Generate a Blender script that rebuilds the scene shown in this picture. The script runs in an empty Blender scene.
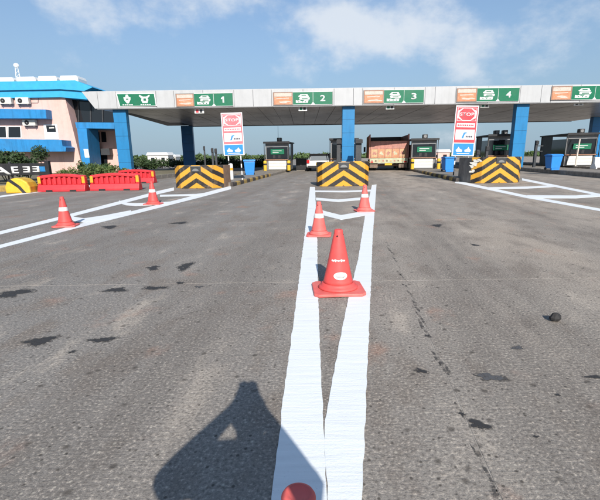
import bpy, bmesh, math, random
from mathutils import Vector, Matrix, noise
R = math.radians
rnd = random.Random(7)
sc = bpy.context.scene
C = sc.collection

# ------------------------------------------------------------------ camera
CAM_H = 1.55
F = 400.0                      # focal length in pixels of the 600 x 500 photograph
PITCH = math.atan(94 / 400.0)
ROLL = R(-0.8)
cam_d = bpy.data.cameras.new('camera')
cam_d.sensor_fit = 'HORIZONTAL'; cam_d.sensor_width = 36; cam_d.lens = 36 * F / 600
cam_d.clip_start = 0.05; cam_d.clip_end = 6000
cam = bpy.data.objects.new('camera', cam_d); C.objects.link(cam)
CAM_ROT = Matrix.Rotation(R(90) - PITCH, 3, 'X') @ Matrix.Rotation(ROLL, 3, 'Z')
cam.matrix_world = Matrix.Translation((0, 0, CAM_H)) @ CAM_ROT.to_4x4()
sc.camera = cam

def ray(px, py):
    return CAM_ROT @ Vector(((px - 300) / F, (250 - py) / F, -1))
def G(px, py, z=0.0):                      # pixel -> point on the ground
    d = ray(px, py); t = (z - CAM_H) / d.z
    return Vector((d.x * t, d.y * t, z))
def P(px, py, Y):                          # pixel -> point on the wall plane at depth Y
    d = ray(px, py); t = Y / d.y
    return Vector((d.x * t, Y, CAM_H + d.z * t))

# ------------------------------------------------------------------ sky, sun, exposure
tip = G(248, 381)                          # shadow of the phone that took the picture
SUN_AZ = math.atan2(tip.x, tip.y)          # direction in which shadows fall, from +Y
SUN_EL = math.atan2(CAM_H + 0.06, math.hypot(tip.x, tip.y))
w = bpy.data.worlds.new('World'); sc.world = w; w.use_nodes = True
nt = w.node_tree; nt.nodes.clear()
N = nt.nodes.new; L = nt.links.new
out = N('ShaderNodeOutputWorld'); bg = N('ShaderNodeBackground'); bg.inputs['Strength'].default_value = 0.085
sky = N('ShaderNodeTexSky'); sky.sky_type = 'NISHITA'; sky.sun_disc = False
sky.sun_elevation = SUN_EL
sky.sun_rotation = math.atan2(-math.sin(SUN_AZ), -math.cos(SUN_AZ))
sky.air_density = 1.0; sky.dust_density = 0.6; sky.ozone_density = 4.0; sky.altitude = 100
geo = N('ShaderNodeTexCoord')
mp = N('ShaderNodeMapping'); mp.inputs['Scale'].default_value = (1.0, 1.0, 1.5); mp.inputs['Location'].default_value = (3.1, 1.7, 0.4)
nz = N('ShaderNodeTexNoise'); nz.inputs['Scale'].default_value = 7.0; nz.inputs['Detail'].default_value = 10; nz.inputs['Roughness'].default_value = 0.58
L(geo.outputs['Generated'], mp.inputs['Vector']); L(mp.outputs['Vector'], nz.inputs['Vector'])
acc = nz.outputs['Fac']
for (px, py, rad, amp) in [(335, 34, .19, .34), (390, 26, .19, .32), (430, 44, .18, .20), (485, 52, .17, .20), (120, -4, .26, .26), (215, -2, .18, .12), (590, -8, .18, .18), (300, 66, .10, .08), (460, 76, .08, .12), (540, 60, .12, .07)]:
    d = ray(px, py).normalized()
    sub = N('ShaderNodeVectorMath'); sub.operation = 'SUBTRACT'; sub.inputs[1].default_value = d
    sc_ = N('ShaderNodeVectorMath'); sc_.operation = 'MULTIPLY'; sc_.inputs[1].default_value = (1, 1, 1.7)
    ln = N('ShaderNodeVectorMath'); ln.operation = 'LENGTH'
    mr = N('ShaderNodeMapRange'); mr.interpolation_type = 'SMOOTHSTEP'
    mr.inputs['From Min'].default_value = 0; mr.inputs['From Max'].default_value = rad
    mr.inputs['To Min'].default_value = amp; mr.inputs['To Max'].default_value = 0
    L(geo.outputs['Generated'], sub.inputs[0]); L(sub.outputs[0], sc_.inputs[0]); L(sc_.outputs[0], ln.inputs[0]); L(ln.outputs['Value'], mr.inputs['Value'])
    ad = N('ShaderNodeMath'); ad.operation = 'ADD'; L(acc, ad.inputs[0]); L(mr.outputs['Result'], ad.inputs[1]); acc = ad.outputs[0]
cr = N('ShaderNodeMapRange'); cr.interpolation_type = 'SMOOTHSTEP'
cr.inputs['From Min'].default_value = 0.57; cr.inputs['From Max'].default_value = 0.92
cr.inputs['To Min'].default_value = 0.0; cr.inputs['To Max'].default_value = 0.85
L(acc, cr.inputs['Value'])
# pale humid haze low in the sky, the same all the way round
sz = N('ShaderNodeSeparateXYZ'); L(geo.outputs['Generated'], sz.inputs[0])
hz = N('ShaderNodeMapRange'); hz.interpolation_type = 'SMOOTHSTEP'
hz.inputs['From Min'].default_value = -0.05; hz.inputs['From Max'].default_value = 0.42
hz.inputs['To Min'].default_value = 0.97; hz.inputs['To Max'].default_value = 0.25
L(sz.outputs['Z'], hz.inputs['Value'])
hm = N('ShaderNodeMix'); hm.data_type = 'RGBA'; hm.inputs['B'].default_value = (1.98, 2.80, 3.55, 1)
L(hz.outputs['Result'], hm.inputs['Factor']); L(sky.outputs['Color'], hm.inputs['A'])
mix = N('ShaderNodeMix'); mix.data_type = 'RGBA'
mix.inputs['B'].default_value = (5.0, 5.35, 5.8, 1)
L(cr.outputs['Result'], mix.inputs['Factor']); L(hm.outputs['Result'], mix.inputs['A'])
L(mix.outputs['Result'], bg.inputs['Color']); L(bg.outputs[0], out.inputs['Surface'])

sun_d = bpy.data.lights.new('sun', 'SUN'); sun_d.energy = 3.5; sun_d.angle = R(0.5); sun_d.color = (1, .945, .87)
sun = bpy.data.objects.new('sun', sun_d); C.objects.link(sun)
sun_dir = Vector((math.sin(SUN_AZ) * math.cos(SUN_EL), math.cos(SUN_AZ) * math.cos(SUN_EL), -math.sin(SUN_EL)))
sun.rotation_euler = sun_dir.to_track_quat('-Z', 'Y').to_euler(); sun.location = (5, -20, 30)
vs = sc.view_settings
vs.view_transform = 'Standard'; vs.look = 'None'; vs.gamma = 1; vs.use_curve_mapping = False; vs.exposure = 0.88

# ------------------------------------------------------------------ materials
MATS = {}
def _base(name):
    m = bpy.data.materials.new(name); m.use_nodes = True
    t = m.node_tree; b = t.nodes['Principled BSDF']
    return m, t, b
def pm(name, col, rough=.6, var=.12, scale=6, bump=.03, metal=0, dirt=.15, dirtcol=(.12, .10, .08), spec=.4, coords='Object', streak=0):
    if name in MATS: return MATS[name]
    m, t, b = _base(name); N = t.nodes.new; L = t.links.new
    tc = N('ShaderNodeTexCoord')
    n1 = N('ShaderNodeTexNoise'); n1.inputs['Scale'].default_value = scale; n1.inputs['Detail'].default_value = 6; n1.inputs['Roughness'].default_value = .62
    n2 = N('ShaderNodeTexNoise'); n2.inputs['Scale'].default_value = scale * .28; n2.inputs['Detail'].default_value = 7; n2.inputs['Roughness'].default_value = .68
    L(tc.outputs[coords], n1.inputs['Vector']); L(tc.outputs[coords], n2.inputs['Vector'])
    mr = N('ShaderNodeMapRange'); mr.inputs['From Min'].default_value = .3; mr.inputs['From Max'].default_value = .7
    mr.inputs['To Min'].default_value = 1 - var; mr.inputs['To Max'].default_value = 1 + var
    L(n1.outputs['Fac'], mr.inputs['Value'])
    mul = N('ShaderNodeVectorMath'); mul.operation = 'SCALE'; mul.inputs[0].default_value = col[:3]
    L(mr.outputs['Result'], mul.inputs['Scale'])
    dm = N('ShaderNodeMapRange'); dm.inputs['From Min'].default_value = .48; dm.inputs['From Max'].default_value = .78
    dm.inputs['To Max'].default_value = dirt * 2
    L(n2.outputs['Fac'], dm.inputs['Value'])
    mx = N('ShaderNodeMix'); mx.data_type = 'RGBA'; mx.inputs['B'].default_value = (*dirtcol, 1)
    L(dm.outputs['Result'], mx.inputs['Factor']); L(mul.outputs['Vector'], mx.inputs['A'])
    res = mx.outputs['Result']
    if streak:                                    # rain-washed streaks running down
        mp = N('ShaderNodeMapping'); mp.inputs['Scale'].default_value = (1, 1, .07); L(tc.outputs[coords], mp.inputs['Vector'])
        n3 = N('ShaderNodeTexNoise'); n3.inputs['Scale'].default_value = 2.6; n3.inputs['Detail'].default_value = 7; n3.inputs['Roughness'].default_value = .7; L(mp.outputs[0], n3.inputs['Vector'])
        s3 = N('ShaderNodeMapRange'); s3.inputs['From Min'].default_value = .48; s3.inputs['From Max'].default_value = .72; s3.inputs['To Min'].default_value = 1; s3.inputs['To Max'].default_value = 1 - streak; L(n3.outputs['Fac'], s3.inputs['Value'])
        sm_ = N('ShaderNodeVectorMath'); sm_.operation = 'SCALE'; L(res, sm_.inputs[0]); L(s3.outputs['Result'], sm_.inputs['Scale']); res = sm_.outputs['Vector']
    L(res, b.inputs['Base Color'])
    rr = N('ShaderNodeMapRange'); rr.inputs['To Min'].default_value = max(.03, rough - .12); rr.inputs['To Max'].default_value = min(1, rough + .12)
    L(n2.outputs['Fac'], rr.inputs['Value']); L(rr.outputs['Result'], b.inputs['Roughness'])
    b.inputs['Metallic'].default_value = metal; b.inputs['Specular IOR Level'].default_value = spec
    if bump:
        bp = N('ShaderNodeBump'); bp.inputs['Strength'].default_value = .5; bp.inputs['Distance'].default_value = bump
        L(n1.outputs['Fac'], bp.inputs['Height']); L(bp.outputs['Normal'], b.inputs['Normal'])
    MATS[name] = m
    return m

def concrete_road():
    m, t, b = _base('road_concrete'); N = t.nodes.new; L = t.links.new
    g = N('ShaderNodeNewGeometry'); sep = N('ShaderNodeSeparateXYZ'); L(g.outputs['Position'], sep.inputs[0])
    ky = N('ShaderNodeMath'); ky.operation = 'MULTIPLY_ADD'; ky.inputs[1].default_value = -.12
    L(sep.outputs['Y'], ky.inputs[0]); L(sep.outputs['X'], ky.inputs[2])
    v = N('ShaderNodeCombineXYZ'); L(ky.outputs[0], v.inputs['X']); L(sep.outputs['Y'], v.inputs['Y'])
    def noi(scale, det, rough, sx=1, sy=1, off=0, dist=0):
        mp = N('ShaderNodeMapping'); mp.inputs['Scale'].default_value = (sx, sy, 1); mp.inputs['Location'].default_value = (off, off * 1.7, 0)
        L(v.outputs[0], mp.inputs['Vector'])
        n = N('ShaderNodeTexNoise'); n.inputs['Scale'].default_value = scale; n.inputs['Detail'].default_value = det; n.inputs['Roughness'].default_value = rough
        n.inputs['Distortion'].default_value = dist
        L(mp.outputs[0], n.inputs['Vector']); return n.outputs['Fac']
    def rng(s, a, b_, c, d, smooth=False):
        r = N('ShaderNodeMapRange'); r.inputs['From Min'].default_value = a; r.inputs['From Max'].default_value = b_
        r.inputs['To Min'].default_value = c; r.inputs['To Max'].default_value = d
        if smooth: r.interpolation_type = 'SMOOTHSTEP'
        L(s, r.inputs['Value']); return r.outputs['Result']
    def mixc(f, a, bcol):
        x = N('ShaderNodeMix'); x.data_type = 'RGBA'; L(f, x.inputs['Factor'])
        if isinstance(a, tuple): x.inputs['A'].default_value = (*a, 1)
        else: L(a, x.inputs['A'])
        if isinstance(bcol, tuple): x.inputs['B'].default_value = (*bcol, 1)
        else: L(bcol, x.inputs['B'])
        return x.outputs['Result']
    def mul(a, b_):
        x = N('ShaderNodeMath'); x.operation = 'MULTIPLY'; L(a, x.inputs[0])
        if isinstance(b_, float): x.inputs[1].default_value = b_
        else: L(b_, x.inputs[1])
        return x.outputs[0]
    big = noi(.22, 5, .6, 1.6, .5)                 # broad patches
    mid = noi(1.1, 8, .68, 1.5, .7, 3)
    col = mixc(rng(big, .35, .65, 0, 1, True), (0.281, 0.250, 0.215), (0.360, 0.307, 0.252))
    # left carriageway is darker and greyer than the right
    col = mixc(rng(ky.outputs[0], -4, 4, 1.0, 0, True), col, (0.215, 0.203, 0.188))
    col = mixc(rng(mid, .47, .66, 0, .8, True), col, (0.184, 0.154, 0.127))
    col = mixc(rng(mid, .30, .46, .75, 0, True), col, (0.440, 0.384, 0.321))
    # tyre tracks along the lanes
    trk = N('ShaderNodeTexWave'); trk.wave_type = 'BANDS'; trk.bands_direction = 'X'; trk.inputs['Scale'].default_value = .105
    trk.inputs['Distortion'].default_value = 2.2; trk.inputs['Detail'].default_value = 3; trk.inputs['Detail Scale'].default_value = .6
    mpt = N('ShaderNodeMapping'); mpt.inputs['Scale'].default_value = (1, .06, 1); L(v.outputs[0], mpt.inputs['Vector']); L(mpt.outputs[0], trk.inputs['Vector'])
    strk = noi(3.0, 6, .65, 1.0, .05, 11)
    col = mixc(mul(rng(trk.outputs['Fac'], .45, .95, 0, 1, True), rng(strk, .35, .66, .08, .62)), col, (0.135, 0.120, 0.106))
    # rusty stains
    rust = noi(1.5, 6, .6, 1, .8, 31)
    col = mixc(rng(rust, .58, .74, 0, .5, True), col, (0.374, 0.196, 0.129))
    # exposed aggregate
    fine = noi(46, 5, .75)
    col = mixc(rng(fine, .50, .66, 0, .85), col, (0.103, 0.089, 0.076))
    col = mixc(rng(fine, .34, .46, .7, 0), col, (0.599, 0.521, 0.432))
    vor = N('ShaderNodeTexVoronoi'); vor.inputs['Scale'].default_value = 30; L(v.outputs[0], vor.inputs['Vector'])
    vs2 = N('ShaderNodeSeparateColor'); L(vor.outputs['Color'], vs2.inputs[0])
    speck = mul(rng(vor.outputs['Distance'], .18, .36, 1, 0), rng(vs2.outputs['Red'], .86, .9, 0, .85))
    col = mixc(speck, col, (0.065, 0.057, 0.048))
    speck2 = mul(rng(vor.outputs['Distance'], .15, .34, 1, 0), rng(vs2.outputs['Green'], .93, .96, 0, .4))
    col = mixc(speck2, col, (0.663, 0.605, 0.500))
    vo2 = N('ShaderNodeTexVoronoi'); vo2.inputs['Scale'].default_value = 7; L(v.outputs[0], vo2.inputs['Vector'])
    v3 = N('ShaderNodeSeparateColor'); L(vo2.outputs['Color'], v3.inputs[0])
    pit = mul(rng(vo2.outputs['Distance'], .08, .2, 1, 0), rng(v3.outputs['Blue'], .88, .9, 0, .8))
    col = mixc(pit, col, (0.075, 0.065, 0.055))
    L(col, b.inputs['Base Color'])
    L(rng(mid, .3, .7, .95, .72), b.inputs['Roughness']); b.inputs['Specular IOR Level'].default_value = .3
    # brushed texture across the lane + grit
    tine = noi(9, 3, .6, .35, 5, 5)
    a1 = N('ShaderNodeMath'); a1.operation = 'MULTIPLY_ADD'; a1.inputs[1].default_value = .4; L(tine, a1.inputs[0]); L(fine, a1.inputs[2])
    bp = N('ShaderNodeBump'); bp.inputs['Strength'].default_value = .7; bp.inputs['Distance'].default_value = .012
    L(a1.outputs[0], bp.inputs['Height']); L(bp.outputs['Normal'], b.inputs['Normal'])
    return m
def road_paint():
    m, t, b = _base('road_paint_white'); N = t.nodes.new; L = t.links.new
    g = N('ShaderNodeNewGeometry')
    def noi(scale, sx=1, sy=1, det=6):
        mp = N('ShaderNodeMapping'); mp.inputs['Scale'].default_value = (sx, sy, 1); L(g.outputs['Position'], mp.inputs['Vector'])
        n = N('ShaderNodeTexNoise'); n.inputs['Scale'].default_value = scale; n.inputs['Detail'].default_value = det; n.inputs['Roughness'].default_value = .65
        L(mp.outputs[0], n.inputs['Vector']); return n.outputs['Fac']
    a = noi(6, .3, 4); c = noi(70); d = noi(1.3)
    r = N('ShaderNodeMapRange'); r.inputs['From Min'].default_value = .3; r.inputs['From Max'].default_value = .7; r.inputs['To Min'].default_value = .88; r.inputs['To Max'].default_value = 1
    L(a, r.inputs['Value'])
    s = N('ShaderNodeVectorMath'); s.operation = 'SCALE'; s.inputs[0].default_value = (.76, .79, .80); L(r.outputs[0], s.inputs['Scale'])
    r2 = N('ShaderNodeMapRange'); r2.inputs['From Min'].default_value = .58; r2.inputs['From Max'].default_value = .75; r2.inputs['To Max'].default_value = .45; L(d, r2.inputs['Value'])
    mx = N('ShaderNodeMix'); mx.data_type = 'RGBA'; mx.inputs['B'].default_value = (.5, .5, .48, 1); L(r2.outputs[0], mx.inputs['Factor']); L(s.outputs[0], mx.inputs['A'])
    r3 = N('ShaderNodeMapRange'); r3.inputs['From Min'].default_value = .66; r3.inputs['From Max'].default_value = .74; r3.inputs['To Max'].default_value = .55; L(c, r3.inputs['Value'])
    mx2 = N('ShaderNodeMix'); mx2.data_type = 'RGBA'; mx2.inputs['B'].default_value = (.33, .32, .31, 1); L(r3.outputs[0], mx2.inputs['Factor']); L(mx.outputs['Result'], mx2.inputs['A'])
    L(mx2.outputs['Result'], b.inputs['Base Color']); b.inputs['Roughness'].default_value = .6
    ad = N('ShaderNodeMath'); ad.operation = 'MULTIPLY_ADD'; ad.inputs[1].default_value = .5; L(c, ad.inputs[0]); L(a, ad.inputs[2])
    bp = N('ShaderNodeBump'); bp.inputs['Strength'].default_value = .6; bp.inputs['Distance'].default_value = .006; L(ad.outputs[0], bp.inputs['Height']); L(bp.outputs[0], b.inputs['Normal'])
    return m
def chevron_mat(name, slope=.64, period=.50, frac=.52, off=.0, wear=.5, ycol=(.60, .29, .015)):
    m, t, b = _base(name); N = t.nodes.new; L = t.links.new
    tc = N('ShaderNodeTexCoord'); s = N('ShaderNodeSeparateXYZ'); L(tc.outputs['Object'], s.inputs[0])
    ab = N('ShaderNodeMath'); ab.operation = 'ABSOLUTE'; L(s.outputs['X'], ab.inputs[0])
    n = N('ShaderNodeTexNoise'); n.inputs['Scale'].default_value = 7; n.inputs['Detail'].default_value = 6; L(tc.outputs['Object'], n.inputs['Vector'])
    ma = N('ShaderNodeMath'); ma.operation = 'MULTIPLY_ADD'; ma.inputs[1].default_value = slope; L(ab.outputs[0], ma.inputs[0]); L(s.outputs['Z'], ma.inputs[2])
    mn = N('ShaderNodeMath'); mn.operation = 'MULTIPLY_ADD'; mn.inputs[1].default_value = .06; L(n.outputs['Fac'], mn.inputs[0]); L(ma.outputs[0], mn.inputs[2])
    of = N('ShaderNodeMath'); of.operation = 'ADD'; of.inputs[1].default_value = off; L(mn.outputs[0], of.inputs[0])
    pp = N('ShaderNodeMath'); pp.operation = 'PINGPONG'; pp.inputs[1].default_value = period / 2; L(of.outputs[0], pp.inputs[0])
    st = N('ShaderNodeMapRange'); e = period / 2 * (1 - frac); st.inputs['From Min'].default_value = e - .012; st.inputs['From Max'].default_value = e + .012; L(pp.outputs[0], st.inputs['Value'])
    mx = N('ShaderNodeMix'); mx.data_type = 'RGBA'; mx.inputs['A'].default_value = (.014, .012, .012, 1); mx.inputs['B'].default_value = (*ycol, 1); L(st.outputs[0], mx.inputs['Factor'])
    n2 = N('ShaderNodeTexNoise'); n2.inputs['Scale'].default_value = 2.6; n2.inputs['Detail'].default_value = 9; n2.inputs['Roughness'].default_value = .7; L(tc.outputs['Object'], n2.inputs['Vector'])
    dr = N('ShaderNodeMapRange'); dr.inputs['From Min'].default_value = .5; dr.inputs['From Max'].default_value = .75; dr.inputs['To Max'].default_value = wear; L(n2.outputs['Fac'], dr.inputs['Value'])
    mx2 = N('ShaderNodeMix'); mx2.data_type = 'RGBA'; mx2.inputs['B'].default_value = (.20, .15, .10, 1); L(dr.outputs[0], mx2.inputs['Factor']); L(mx.outputs['Result'], mx2.inputs['A'])
    L(mx2.outputs['Result'], b.inputs['Base Color']); b.inputs['Roughness'].default_value = .6
    bp = N('ShaderNodeBump'); bp.inputs['Strength'].default_value = .4; bp.inputs['Distance'].default_value = .02; L(n2.outputs['Fac'], bp.inputs['Height']); L(bp.outputs[0], b.inputs['Normal'])
    return m
def leaf_mat(name, c1, c2):
    m, t, b = _base(name); N = t.nodes.new; L = t.links.new
    tc = N('ShaderNodeNewGeometry')
    n = N('ShaderNodeTexNoise'); n.inputs['Scale'].default_value = 3; n.inputs['Detail'].default_value = 5; L(tc.outputs['Position'], n.inputs['Vector'])
    r = N('ShaderNodeMapRange'); r.inputs['From Min'].default_value = .35; r.inputs['From Max'].default_value = .65; L(n.outputs['Fac'], r.inputs['Value'])
    mx = N('ShaderNodeMix'); mx.data_type = 'RGBA'; mx.inputs['A'].default_value = (*c1, 1); mx.inputs['B'].default_value = (*c2, 1); L(r.outputs[0], mx.inputs['Factor'])
    L(mx.outputs['Result'], b.inputs['Base Color']); b.inputs['Roughness'].default_value = .65
    return m
M = {}
M['road'] = concrete_road(); M['paint'] = road_paint()
M['joint'] = pm('joint_sealant', (.31, .285, .255), .9, .35, 9, .004, dirt=.35, coords='Object')
M['earth'] = pm('dry_earth', (.16, .14, .09), .95, .3, .7, .05, dirt=.3, dirtcol=(.06, .09, .03))
M['kerb_concrete'] = pm('kerb_concrete', (.21, .19, .165), .9, .25, 5, .02, dirt=.35)
M['kerb_yellow'] = pm('kerb_yellow_paint', (.36, .24, .07), .8, .35, 5, .02, dirt=.42, dirtcol=(.16, .13, .10))
M['kerb_black'] = pm('kerb_black_paint', (.05, .042, .038), .75, .35, 5, .02, dirt=.4, dirtcol=(.18, .14, .11))
M['white_panel'] = pm('white_composite_panel', (.42, .425, .43), .4, .05, 1.2, .002, dirt=.06, dirtcol=(.30, .29, .27), streak=.10)
M['soffit'] = pm('soffit_panel', (.46, .43, .395), .32, .16, 1.4, .003, metal=.25, dirt=.22, dirtcol=(.10, .085, .07))
M['dark_steel'] = pm('dark_steel', (.045, .048, .052), .5, .2, 5, .003, metal=.2, dirt=.15)
M['grey_steel'] = pm('grey_steel', (.20, .20, .20), .5, .15, 5, .003, metal=.3, dirt=.2)
M['col_blue'] = pm('column_blue_panel', (.020, .175, .38), .36, .06, 2, .002, dirt=.08, dirtcol=(.06, .12, .2), streak=.25)
M['bldg_blue'] = pm('building_blue_paint', (.020, .20, .46), .5, .10, 2, .004, dirt=.14, dirtcol=(.05, .10, .16), streak=.3)
M['roof_blue'] = pm('roof_blue_paint', (.035, .33, .60), .5, .10, 2, .004, dirt=.10, dirtcol=(.08, .2, .3))
M['pink'] = pm('pink_plaster', (.64, .41, .36), .85, .06, 3, .006, dirt=.14, dirtcol=(.36, .25, .21), streak=.16)
M['white'] = pm('white_paint', (.74, .74, .72), .5, .05, 4, .003, dirt=.12, dirtcol=(.4, .38, .34))
M['offwhite'] = pm('offwhite_board', (.62, .60, .54), .6, .08, 4, .004, dirt=.25, dirtcol=(.3, .27, .22))
M['black'] = pm('black_plastic', (.02, .02, .022), .45, .2, 6, .002, dirt=.1)
m_, t_, b_ = _base('dark_glass'); b_.inputs['Base Color'].default_value = (.012, .014, .017, 1); b_.inputs['Roughness'].default_value = .08; b_.inputs['Specular IOR Level'].default_value = .6
M['glass'] = m_
M['sign_green'] = pm('sign_green', (.005, .135, .066), .4, .06, 5, 0, dirt=.05)
M['sign_orange'] = pm('sign_orange', (.52, .20, .10), .5, .25, 7, 0, dirt=.2, dirtcol=(.7, .55, .45))
M['sign_cream'] = pm('sign_cream', (.50, .43, .37), .5, .12, 9, 0, dirt=.15)
M['sign_brown'] = pm('sign_brown_frame', (.30, .15, .09), .5, .2, 9, 0)
M['sign_red'] = pm('sign_red', (.62, .045, .06), .45, .08, 8, 0, dirt=.1, dirtcol=(.6, .25, .25))
M['sign_red_faded'] = pm('sign_red_faded', (.60, .14, .16), .5, .1, 8, 0, dirt=.2, dirtcol=(.6, .35, .35))
M['sign_white'] = pm('sign_white', (.66, .63, .64), .5, .05, 8, 0, dirt=.1, dirtcol=(.6, .45, .45))
M['sign_blue'] = pm('sign_blue', (.02, .22, .62), .45, .08, 8, 0)
M['ink'] = pm('sign_ink', (.05, .05, .07), .6, .2, 8, 0)
M['cone'] = pm('cone_orange_plastic', (.64, .078, .072), .5, .12, 7, .004, dirt=.34, dirtcol=(.34, .13, .11), spec=.3)
M['cone_pale'] = pm('cone_faded_or_shaded_plastic', (.66, .125, .110), .55, .14, 7, .004, dirt=.36, dirtcol=(.40, .22, .19), spec=.3)
M['sleeve'] = pm('cone_white_sleeve', (.72, .70, .68), .45, .1, 20, .001, dirt=.2)
M['wb_red'] = pm('barrier_red_plastic', (.58, .030, .040), .45, .08, 5, .004, dirt=.14, dirtcol=(.35, .08, .07))
M['wb_orange'] = pm('barrier_orange_reflector', (.80, .33, .03), .4, .08, 9, 0)
M['yellow'] = pm('yellow_paint', (.66, .40, .03), .5, .12, 6, .003, dirt=.22, dirtcol=(.25, .16, .06))
M['bin_blue'] = pm('bin_blue_plastic', (.03, .22, .62), .4, .06, 5, .002, dirt=.08)
M['chev1'] = chevron_mat('chevron_paint_clean', off=.04, wear=.35)
M['chev2'] = chevron_mat('chevron_paint_worn', off=.06, wear=.75, ycol=(.56, .28, .02))
M['chev3'] = chevron_mat('chevron_paint_chipped', off=.05, wear=.5, ycol=(.58, .29, .02))
M['block_side'] = pm('block_rust_stained_side', (.28, .17, .11), .85, .25, 3, .02, dirt=.35)
M['block_grey'] = pm('block_bare_concrete', (.17, .155, .14), .9, .3, 3, .03, dirt=.35)
M['tar_solid'] = pm('tar', (.022, .021, .021), .75, .3, 20, .004, dirt=.2, dirtcol=(.06, .055, .05))
def stain(name, col, thr, rough=.8):
    m, t, b = _base(name); N = t.nodes.new; L = t.links.new
    g = N('ShaderNodeNewGeometry')
    n = N('ShaderNodeTexNoise'); n.inputs['Scale'].default_value = 22; n.inputs['Detail'].default_value = 8; n.inputs['Roughness'].default_value = .72; L(g.outputs['Position'], n.inputs['Vector'])
    r = N('ShaderNodeMapRange'); r.inputs['From Min'].default_value = thr; r.inputs['From Max'].default_value = thr + .14; r.inputs['To Min'].default_value = 1; r.inputs['To Max'].default_value = .04; L(n.outputs['Fac'], r.inputs['Value'])
    L(r.outputs[0], b.inputs['Alpha']); b.inputs['Base Color'].default_value = (*col, 1); b.inputs['Roughness'].default_value = rough
    return m
M['tar'] = stain('soaked_tar', (.028, .027, .027), .52)
M['stain'] = stain('faint_oil_film', (.06, .056, .052), .40)
M['tar_grey'] = stain('soaked_old_tar', (.075, .075, .078), .50)
M['old_tar_unused'] = pm('old_tar', (.065, .065, .068), .8, .3, 20, .004, dirt=.3)
M['leaf_dark'] = leaf_mat('leaf_dark', (.018, .040, .012), (.045, .080, .022))
M['leaf_mid'] = leaf_mat('leaf_mid', (.035, .075, .018), (.085, .125, .035))
M['leaf_yellow'] = leaf_mat('leaf_yellow_green', (.06, .10, .02), (.14, .17, .05))
M['bark'] = pm('bark', (.11, .08, .055), .95, .3, 9, .02)
M['car_white'] = pm('car_paint_white', (.74, .74, .73), .25, .02, 2, 0, dirt=.06, spec=.5)
M['car_glass'] = pm('car_glass', (.16, .18, .20), .12, .05, 2, 0, dirt=0, spec=.7)
M['lamp_red'] = pm('tail_lamp_red', (.45, .01, .012), .2, .1, 8, 0, dirt=0, spec=.6)
M['rubber'] = pm('tyre_rubber', (.022, .021, .02), .85, .2, 10, .003, dirt=.3, dirtcol=(.10, .085, .07))
M['truck_orange'] = pm('truck_orange_paint', (.50, .24, .13), .65, .25, 4, .006, dirt=.35, dirtcol=(.45, .30, .22))
M['truck_red'] = pm('truck_red_paint', (.42, .19, .15), .65, .25, 4, .006, dirt=.35, dirtcol=(.30, .20, .17))
M['truck_tan'] = pm('truck_tan_paint', (.52, .34, .19), .65, .25, 5, .006, dirt=.35, dirtcol=(.40, .26, .18))
M['truck_green'] = pm('truck_pale_green_paint', (.44, .45, .31), .6, .2, 5, .004, dirt=.35, dirtcol=(.35, .26, .2))
M['mud'] = pm('dried_mud', (.20, .14, .105), .95, .35, 6, .02, dirt=.4)
M['navy'] = pm('column_navy_panel', (.022, .17, .40), .35, .08, 2, .002, dirt=.1)
M['skin'] = pm('skin', (.30, .17, .11), .55, .05, 8, .001, dirt=0)
M['shirt'] = pm('shirt_cloth', (.10, .13, .20), .9, .1, 12, .003, dirt=.05)
M['hair'] = pm('hair', (.012, .010, .009), .6, .2, 30, .004, dirt=0)

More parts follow.
